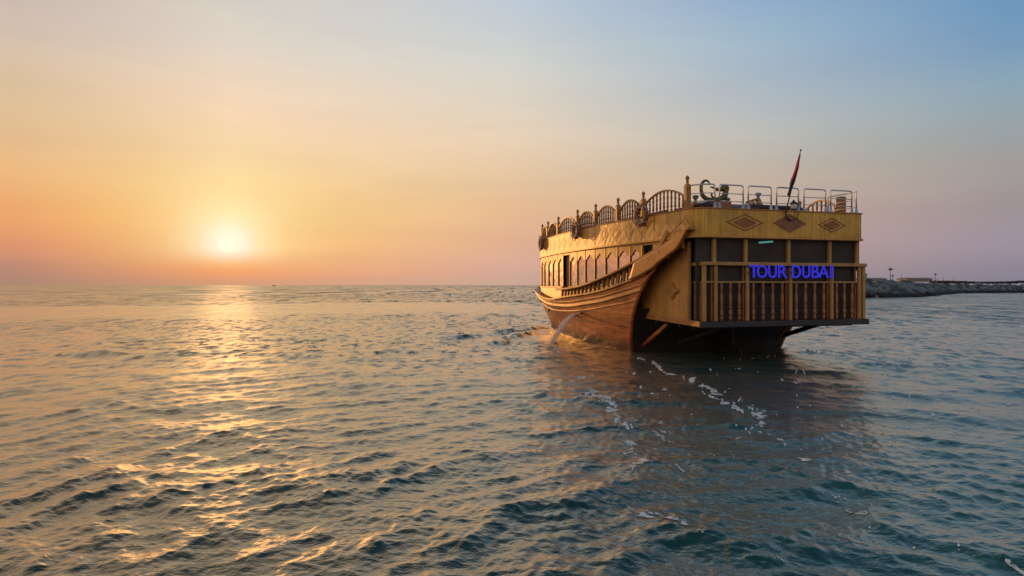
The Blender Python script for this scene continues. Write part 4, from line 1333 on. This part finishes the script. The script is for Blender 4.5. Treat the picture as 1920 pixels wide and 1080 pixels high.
if len(idx):
    used, invx = np.unique(idx, return_inverse=True)
    FV = V[used].copy(); FV[:, 2] += .006
    M['foam'] = plain('sea froth', (.66, .70, .72), rough=.7, var=.15, scale=25, bump=.4)
    g = NT.__new__(NT); g.t = M['foam'].node_tree
    pb = [n for n in g.t.nodes if n.type == 'BSDF_PRINCIPLED'][0]; ou = [n for n in g.t.nodes if n.type == 'OUTPUT_MATERIAL'][0]
    ge = g.n('ShaderNodeNewGeometry'); nn = g.n('ShaderNodeTexNoise', i={'Scale': 13.0, 'Detail': 4.0, 'Roughness': .65}); g.l(ge.outputs['Position'], nn.inputs['Vector'])
    tr = g.n('ShaderNodeBsdfTransparent'); mx = g.n('ShaderNodeMixShader')
    g.l(g.maprange(nn.outputs[0], .36, .52, .0, 1.0), mx.inputs[0]); g.l(tr.outputs[0], mx.inputs[1]); g.l(pb.outputs[0], mx.inputs[2]); g.l(mx.outputs[0], ou.inputs[0])
    fob = np_mesh('wake_foam', FV, invx.reshape(-1, 4), M['foam'])
    tag(fob, 'white streaks and flecks of froth drifting in the wake of the dhow', 'foam', kind='stuff')

# ---- bilge water squirting from the port side
def jet_mat():
    m, g, p, o = new_mat('falling water')
    p.inputs['Base Color'].default_value = (1, .86, .78, 1); p.inputs['Roughness'].default_value = .5
    p.inputs['Transmission Weight'].default_value = .0; p.inputs['IOR'].default_value = 1.33
    return m
M['jet'] = jet_mat()
def jet(pts_px, label, spread):
    m = MB()
    Y0 = 23.75
    P3 = [px_at(px, py, Y0 - 2.0 * i / (len(pts_px) - 1)) for i, (px, py) in enumerate(pts_px)]
    base = smoothp(P3, 6); n = len(base)
    for k in range(16):
        off = Vector((random.uniform(-1, 1), random.uniform(-1, 1), random.uniform(-1, 1)))
        a = random.randint(0, n // 3) if k > 5 else 0; b = random.randint(n // 2, n) if k > 5 else n
        seg = [q + off * spread * (.15 + (i / n) ** .8) for i, q in enumerate(base)][a:b]
        if len(seg) < 3: continue
        m.tube(seg, [.006 + .005 * random.random() for _ in seg], 5)
    for k in range(150):
        i = random.randint(n // 4, n - 1)
        q = base[i] + Vector((random.gauss(0, 1), random.gauss(0, 1), random.gauss(0, 1))) * spread * .8
        if q.z < .02: continue
        s_ = random.uniform(.01, .024)
        m.lathe(q, [(.001, -s_ * 1.5), (s_, 0), (.001, s_ * 1.5)], n=5)
    o = m.build('bilge_water', 'jet', None, smooth=True)
    tag(o, label, 'water jet', kind='stuff')
jet([(1095, 586.5), (1082, 589), (1071, 596), (1058, 610), (1046, 626), (1036, 641), (1030, 652)], 'longer arc of bilge water squirting from the port side of the hull', .075)
jet([(1076, 589), (1066, 594), (1056, 605), (1046, 620), (1037, 634), (1031, 646)], 'shorter arc of bilge water falling beside the longer one', .05)
m = MB(); m.bar(px_at(1034, 611, 25.8), px_at(1056, 624, 25.0), .09, .05); o = m.build('floating_pole', 'dimwood', None, bevel=.01)
tag(o, 'thin pale pole jutting from the hull just behind the falling water', 'pole')

# ================================================================== breakwater and land
toe = [px_ground(1540, 559), px_ground(1625, 558.5), px_ground(1690, 558), px_ground(1735, 556.5), px_ground(1765, 553), px_ground(1800, 550), px_ground(1850, 549.3), px_ground(1920, 549), px_ground(2100, 548.5)]
crest_h = [3.35, 3.35, 3.3, 3.1, 2.9, 2.75, 2.65, 2.6, 2.6]
land = MB(); P = []
back = []
for i, (p, h) in enumerate(zip(toe, crest_h)):
    a = toe[max(0, i - 1)]; b = toe[min(len(toe) - 1, i + 1)]
    d = (b - a).normalized(); nrm = Vector((-d.y, d.x, 0))
    back.append(nrm)
    P.append([p + nrm * .6 + Vector((0, 0, -.4)), p + nrm * (1.6 * h) + Vector((0, 0, h - .5)), p + nrm * (1.6 * h + 2) + Vector((0, 0, h - .35)), p + nrm * 60 + Vector((0, 0, h - .45)), Vector((p.x * 4, p.y * 4 + 100, 2.0)), Vector((p.x * 4, p.y * 4 + 100, -1.0))])
land.grid(P, flip=True)
M['sand'] = plain('pale sandy fill', (.30, .26, .25), rough=.95, var=.25, scale=.3)
M['rock'] = plain('dark armour rock', (.045, .068, .085), rough=.8, var=.5, scale=1.2, bump=.6)
M['rock2'] = plain('paler armour rock', (.13, .17, .195), rough=.85, var=.35, scale=1.2, bump=.6)
ld = land.build('land', 'sand', None); ld['kind'] = 'structure'
def rock_mesh(seed, mat):
    rr = random.Random(seed)
    import bmesh
    bm = bmesh.new(); bmesh.ops.create_icosphere(bm, subdivisions=2, radius=.5)
    cuts = [(Vector((rr.gauss(0, 1), rr.gauss(0, 1), rr.gauss(0, 1))).normalized(), rr.uniform(.26, .42)) for _ in range(9)]
    for v in bm.verts:
        for n, d in cuts:
            q = v.co.dot(n)
            if q > d: v.co -= n * (q - d)
        v.co *= 1.15
    me = bpy.data.meshes.new('boulder'); bm.to_mesh(me); bm.free()
    me.materials.append(M[mat]); return me
for nm in ('rock', 'rock2'):
    t_ = M[nm].node_tree; pb = [n for n in t_.nodes if n.type == 'BSDF_PRINCIPLED'][0]
    g = NT.__new__(NT); g.t = t_
    src = pb.inputs['Base Color'].links[0].from_socket
    geo = g.n('ShaderNodeNewGeometry'); sp_ = g.n('ShaderNodeSeparateXYZ'); g.l(geo.outputs['Position'], sp_.inputs[0])
    nn = g.n('ShaderNodeTexNoise', i={'Scale': .4, 'Detail': 3.0}); g.l(geo.outputs['Position'], nn.inputs['Vector'])
    wet = g.maprange(g.math('ADD', sp_.outputs[2], g.math('MULTIPLY', nn.outputs[0], .8)), .9, 1.5)
    g.l(g.mix(wet, (.012, .017, .022), src), pb.inputs['Base Color'])
rock_meshes = [rock_mesh(i, 'rock' if i % 2 else 'rock2') for i in range(9)]
cand = []
for i in range(len(toe) - 1):
    a, b = toe[i], toe[i + 1]; L = (b - a).length; h0, h1 = crest_h[i], crest_h[i + 1]
    n = int(L * 7)
    for k in range(n):
        s = random.random(); f = random.random()
        h = h0 + (h1 - h0) * s
        n_ = back[i].lerp(back[i + 1], s)
        p = a.lerp(b, s) + n_ * (.3 + 1.6 * h * f) + Vector((0, 0, (h - .35) * f - .1 + random.uniform(-.15, .12)))
        sz = random.uniform(.8, 2.1) * (1.1 if f < .5 else .9)
        cand.append((p, sz))
cand = [c for c in cand if (c[0].x / c[0].y) * F_PX + 960 > 1585 and (c[0].x / c[0].y) * F_PX + 960 < 2040]
cand.sort(key=lambda c: -(c[1] / c[0].y) * (1 if 1618 < c[0].x / c[0].y * F_PX + 960 < 1925 else .2))
for i, (p, sz) in enumerate(cand[:300]):
    o = bpy.data.objects.new('boulder', random.choice(rock_meshes)); col.objects.link(o)
    o.location = p; o.scale = (sz * random.uniform(.8, 1.2), sz * random.uniform(.8, 1.2), sz * random.uniform(.6, .9))
    o.rotation_euler = (random.uniform(-.6, .6), random.uniform(-.6, .6), random.uniform(0, 6.28))
    tag(o, 'rough grey armour boulder piled in the breakwater to the right of the dhow', 'boulder', 'boulders piled in the breakwater')
rk = MB()
for p, sz in cand[300:]:
    me = random.choice(rock_meshes)
    mat = Matrix.Translation(p) @ Matrix.Rotation(random.uniform(0, 6.28), 4, 'Z') @ Matrix.Diagonal((sz, sz, sz * .75, 1))
    rk.mi = 1 if me.materials[0] == M['rock2'] else 0
    rk.add([mat @ v.co for v in me.vertices], [tuple(q.vertices) for q in me.polygons])
if rk.v:
    o = rk.build('breakwater_rocks', ['rock', 'rock2'], None); tag(o, 'mass of smaller armour rocks filling the breakwater slope', 'rocks', kind='stuff')
print('rocks', len(cand))

# distant things on the land
M['pole'] = plain('dark pole', (.05, .055, .065), rough=.6)
M['haze_wall'] = plain('pale distant wall', (.34, .32, .33), rough=.9)
M['haze_roof'] = plain('grey distant roof', (.22, .21, .22), rough=.9)
M['scrub'] = plain('dull red brown scrub', (.085, .05, .052), rough=.95, var=.4, scale=.6)
M['palegreen'] = plain('pale green paint', (.22, .3, .27), rough=.7)
def mast(px, top, base, Y, kind, label):
    p = px_at(px, base, Y); H_ = (base - top) * Y / F_PX
    r_ = tag(empty('light_mast', p), label, 'light mast')
    m = MB(); m.lathe((0, 0, 0), [(.11, 0), (.07, H_ * .98)], n=8); m.build('pole', 'pole', r_, smooth=True)
    m = MB()
    if kind == 'big':
        for k in range(8):
            a = k * math.pi / 4
            m.box(.55 * math.cos(a) - .2, .55 * math.cos(a) + .2, .55 * math.sin(a) - .2, .55 * math.sin(a) + .2, H_ * .86, H_ * .86 + .38)
        m.lathe((0, 0, H_ * .83), [(.5, 0), (.5, .12)], n=10); m.lathe((0, 0, H_ * .94), [(.15, 0), (.15, .5)], n=8)
    else:
        m.lathe((0, 0, H_ - .5), [(.1, 0), (.45, .2), (.4, .55), (.1, .7)], n=8)
    m.build('lamp_head', 'pole', r_)
mast(1669.5, 502.5, 526, 210, 'big', 'tall stadium style light mast above the rocks beside the dhow')
mast(1673.5, 516, 527, 260, 'small', 'short lamp mast just right of the tall light mast')
mast(1754, 513.5, 528, 260, 'small', 'short lamp mast standing among the thin posts on the right')
def thinpost(px, top, base, Y, label):
    p = px_at(px, base, Y)
    m = MB(); H_ = (base - top) * Y / F_PX
    m.lathe((0, 0, 0), [(.09, 0), (.09, .08), (.05, .1), (.04, H_ - .05), (.06, H_ - .04), (.05, H_)], n=8)
    o = m.build('thin_post', 'pole', None, smooth=True); o.location = p
    tag(o, label, 'post', 'thin posts on the breakwater')
thinpost(1690, 513.5, 526, 190, 'thin pale-topped post alone on the rocks left of the long low building')
thinpost(1750.5, 520, 534, 185, 'leftmost thin post of the four behind the rocks')
thinpost(1757.5, 520, 534, 185, 'second thin post from the left of the four behind the rocks')
thinpost(1768.5, 520.5, 534, 185, 'third thin post from the left of the four behind the rocks')
thinpost(1788.5, 520, 533.5, 185, 'rightmost thin post of the four behind the rocks')
def low_building(px0, px1, top, base, Y, label, rows):
    a = px_at(px0, base, Y); b = px_at(px1, base, Y); h = (base - top) * Y / F_PX; L = b.x - a.x
    r_ = tag(empty('low_building', (a + b) / 2 - Vector((0, 0, .6))), label, 'building')
    m = MB(); m.box(-L / 2, L / 2, 0, 9, 0, h + .5); m.build('wall', 'haze_wall', r_)
    m = MB(); m.hexa([(-L / 2 - .5, -.5, h + .5), (L / 2 + .5, -.5, h + .5), (L / 2 + .5, 9.5, h + .5), (-L / 2 - .5, 9.5, h + .5), (-L / 2 + 1, 2, h + 1.1), (L / 2 - 1, 2, h + 1.1), (L / 2 - 1, 7, h + 1.1), (-L / 2 + 1, 7, h + 1.1)]); m.build('roof', 'haze_roof', r_)
    for k in range(rows):
        x = -L / 2 + L * (k + .5) / rows
        m = MB(); m.box(x - .6, x + .6, -.04, .05, h * .35 + .3, h * .75 + .4); m.build('window', 'pole', r_)
low_building(1620, 1663, 522.6, 527, 330, 'low pale building just right of the dhow behind the rocks', 6)
low_building(1701, 1748, 522.2, 527, 330, 'long low pale building in the middle of the shore', 8)
def scrub(px0, px1, top, base, Y, label):
    a = px_at(px0, base, Y); b = px_at(px1, base, Y); L = b.x - a.x; h = (base - top) * Y / F_PX
    rr = random.Random(px0)
    m = MB()
    n = int(L / .3)
    for k in range(n):
        x = L * k / n; env = .62 + .38 * math.sin(x * .13 + px0) * math.sin(x * .041) 
        for q in range(30):
            c = Vector((x + rr.uniform(-.6, .6), rr.uniform(-1.2, 1.2), rr.random() ** .7 * h * env * rr.uniform(.75, 1.1)))
            s_ = rr.uniform(.16, .4)
            u = Vector((rr.gauss(0, 1), rr.gauss(0, 1), rr.gauss(0, 1))).normalized(); w = u.orthogonal().normalized()
            m.add([c + u * s_, c + w * s_, c - u * s_, c - w * s_], [(0, 1, 2, 3)])
    o = m.build('hedge', 'scrub', None); o.location = a
    tag(o, label, 'hedge')
scrub(1749, 1812, 524.5, 531, 230, 'dark red brown hedge starting at the long low building')
scrub(1814, 1906, 526.2, 531.5, 235, 'longer lower dark hedge at the right edge of the shore')
scrub(1906, 1990, 524.6, 530.5, 260, 'faint grey bushes running out of the right edge of the photo')
# pale green box hut peeping out behind the stern
p = px_at(1622.5, 527, 150); r_ = tag(empty('shore_hut', p), 'narrow pale green hut peeping out behind the right corner of the dhow', 'hut')
m = MB(); m.box(-.9, .45, 0, 1.4, -.5, 1.75); m.build('wall', 'palegreen', r_)
m = MB(); m.box(-1.0, .52, -.08, 1.5, 1.75, 1.86); m.build('roof', 'haze_roof', r_)
m = MB(); m.box(-.5, .1, -.04, .02, -.5, 1.3); m.build('door', 'haze_wall', r_)
# tiny boat on the horizon
p = px_ground(514, 536.2); db = tag(empty('fishing_boat', (p.x, p.y, 0), .3), 'tiny dark boat on the horizon right of the sun', 'boat')
k_ = 1.4
m = MB(); m.hexa([(-3 * k_, -.7, -.3), (2.6 * k_, -.7, -.3), (2.6 * k_, .7, -.3), (-3 * k_, .7, -.3), (-3.2 * k_, -1, .9), (3.6 * k_, -.3, 1.3), (3.6 * k_, .3, 1.3), (-3.2 * k_, 1, .9)]); m.build('hull', 'pole', db)
m = MB(); m.box(-2 * k_, 0, -.6, .6, .95, 2.3); m.build('cabin', 'pole', db)
bpy.context.view_layer.update()
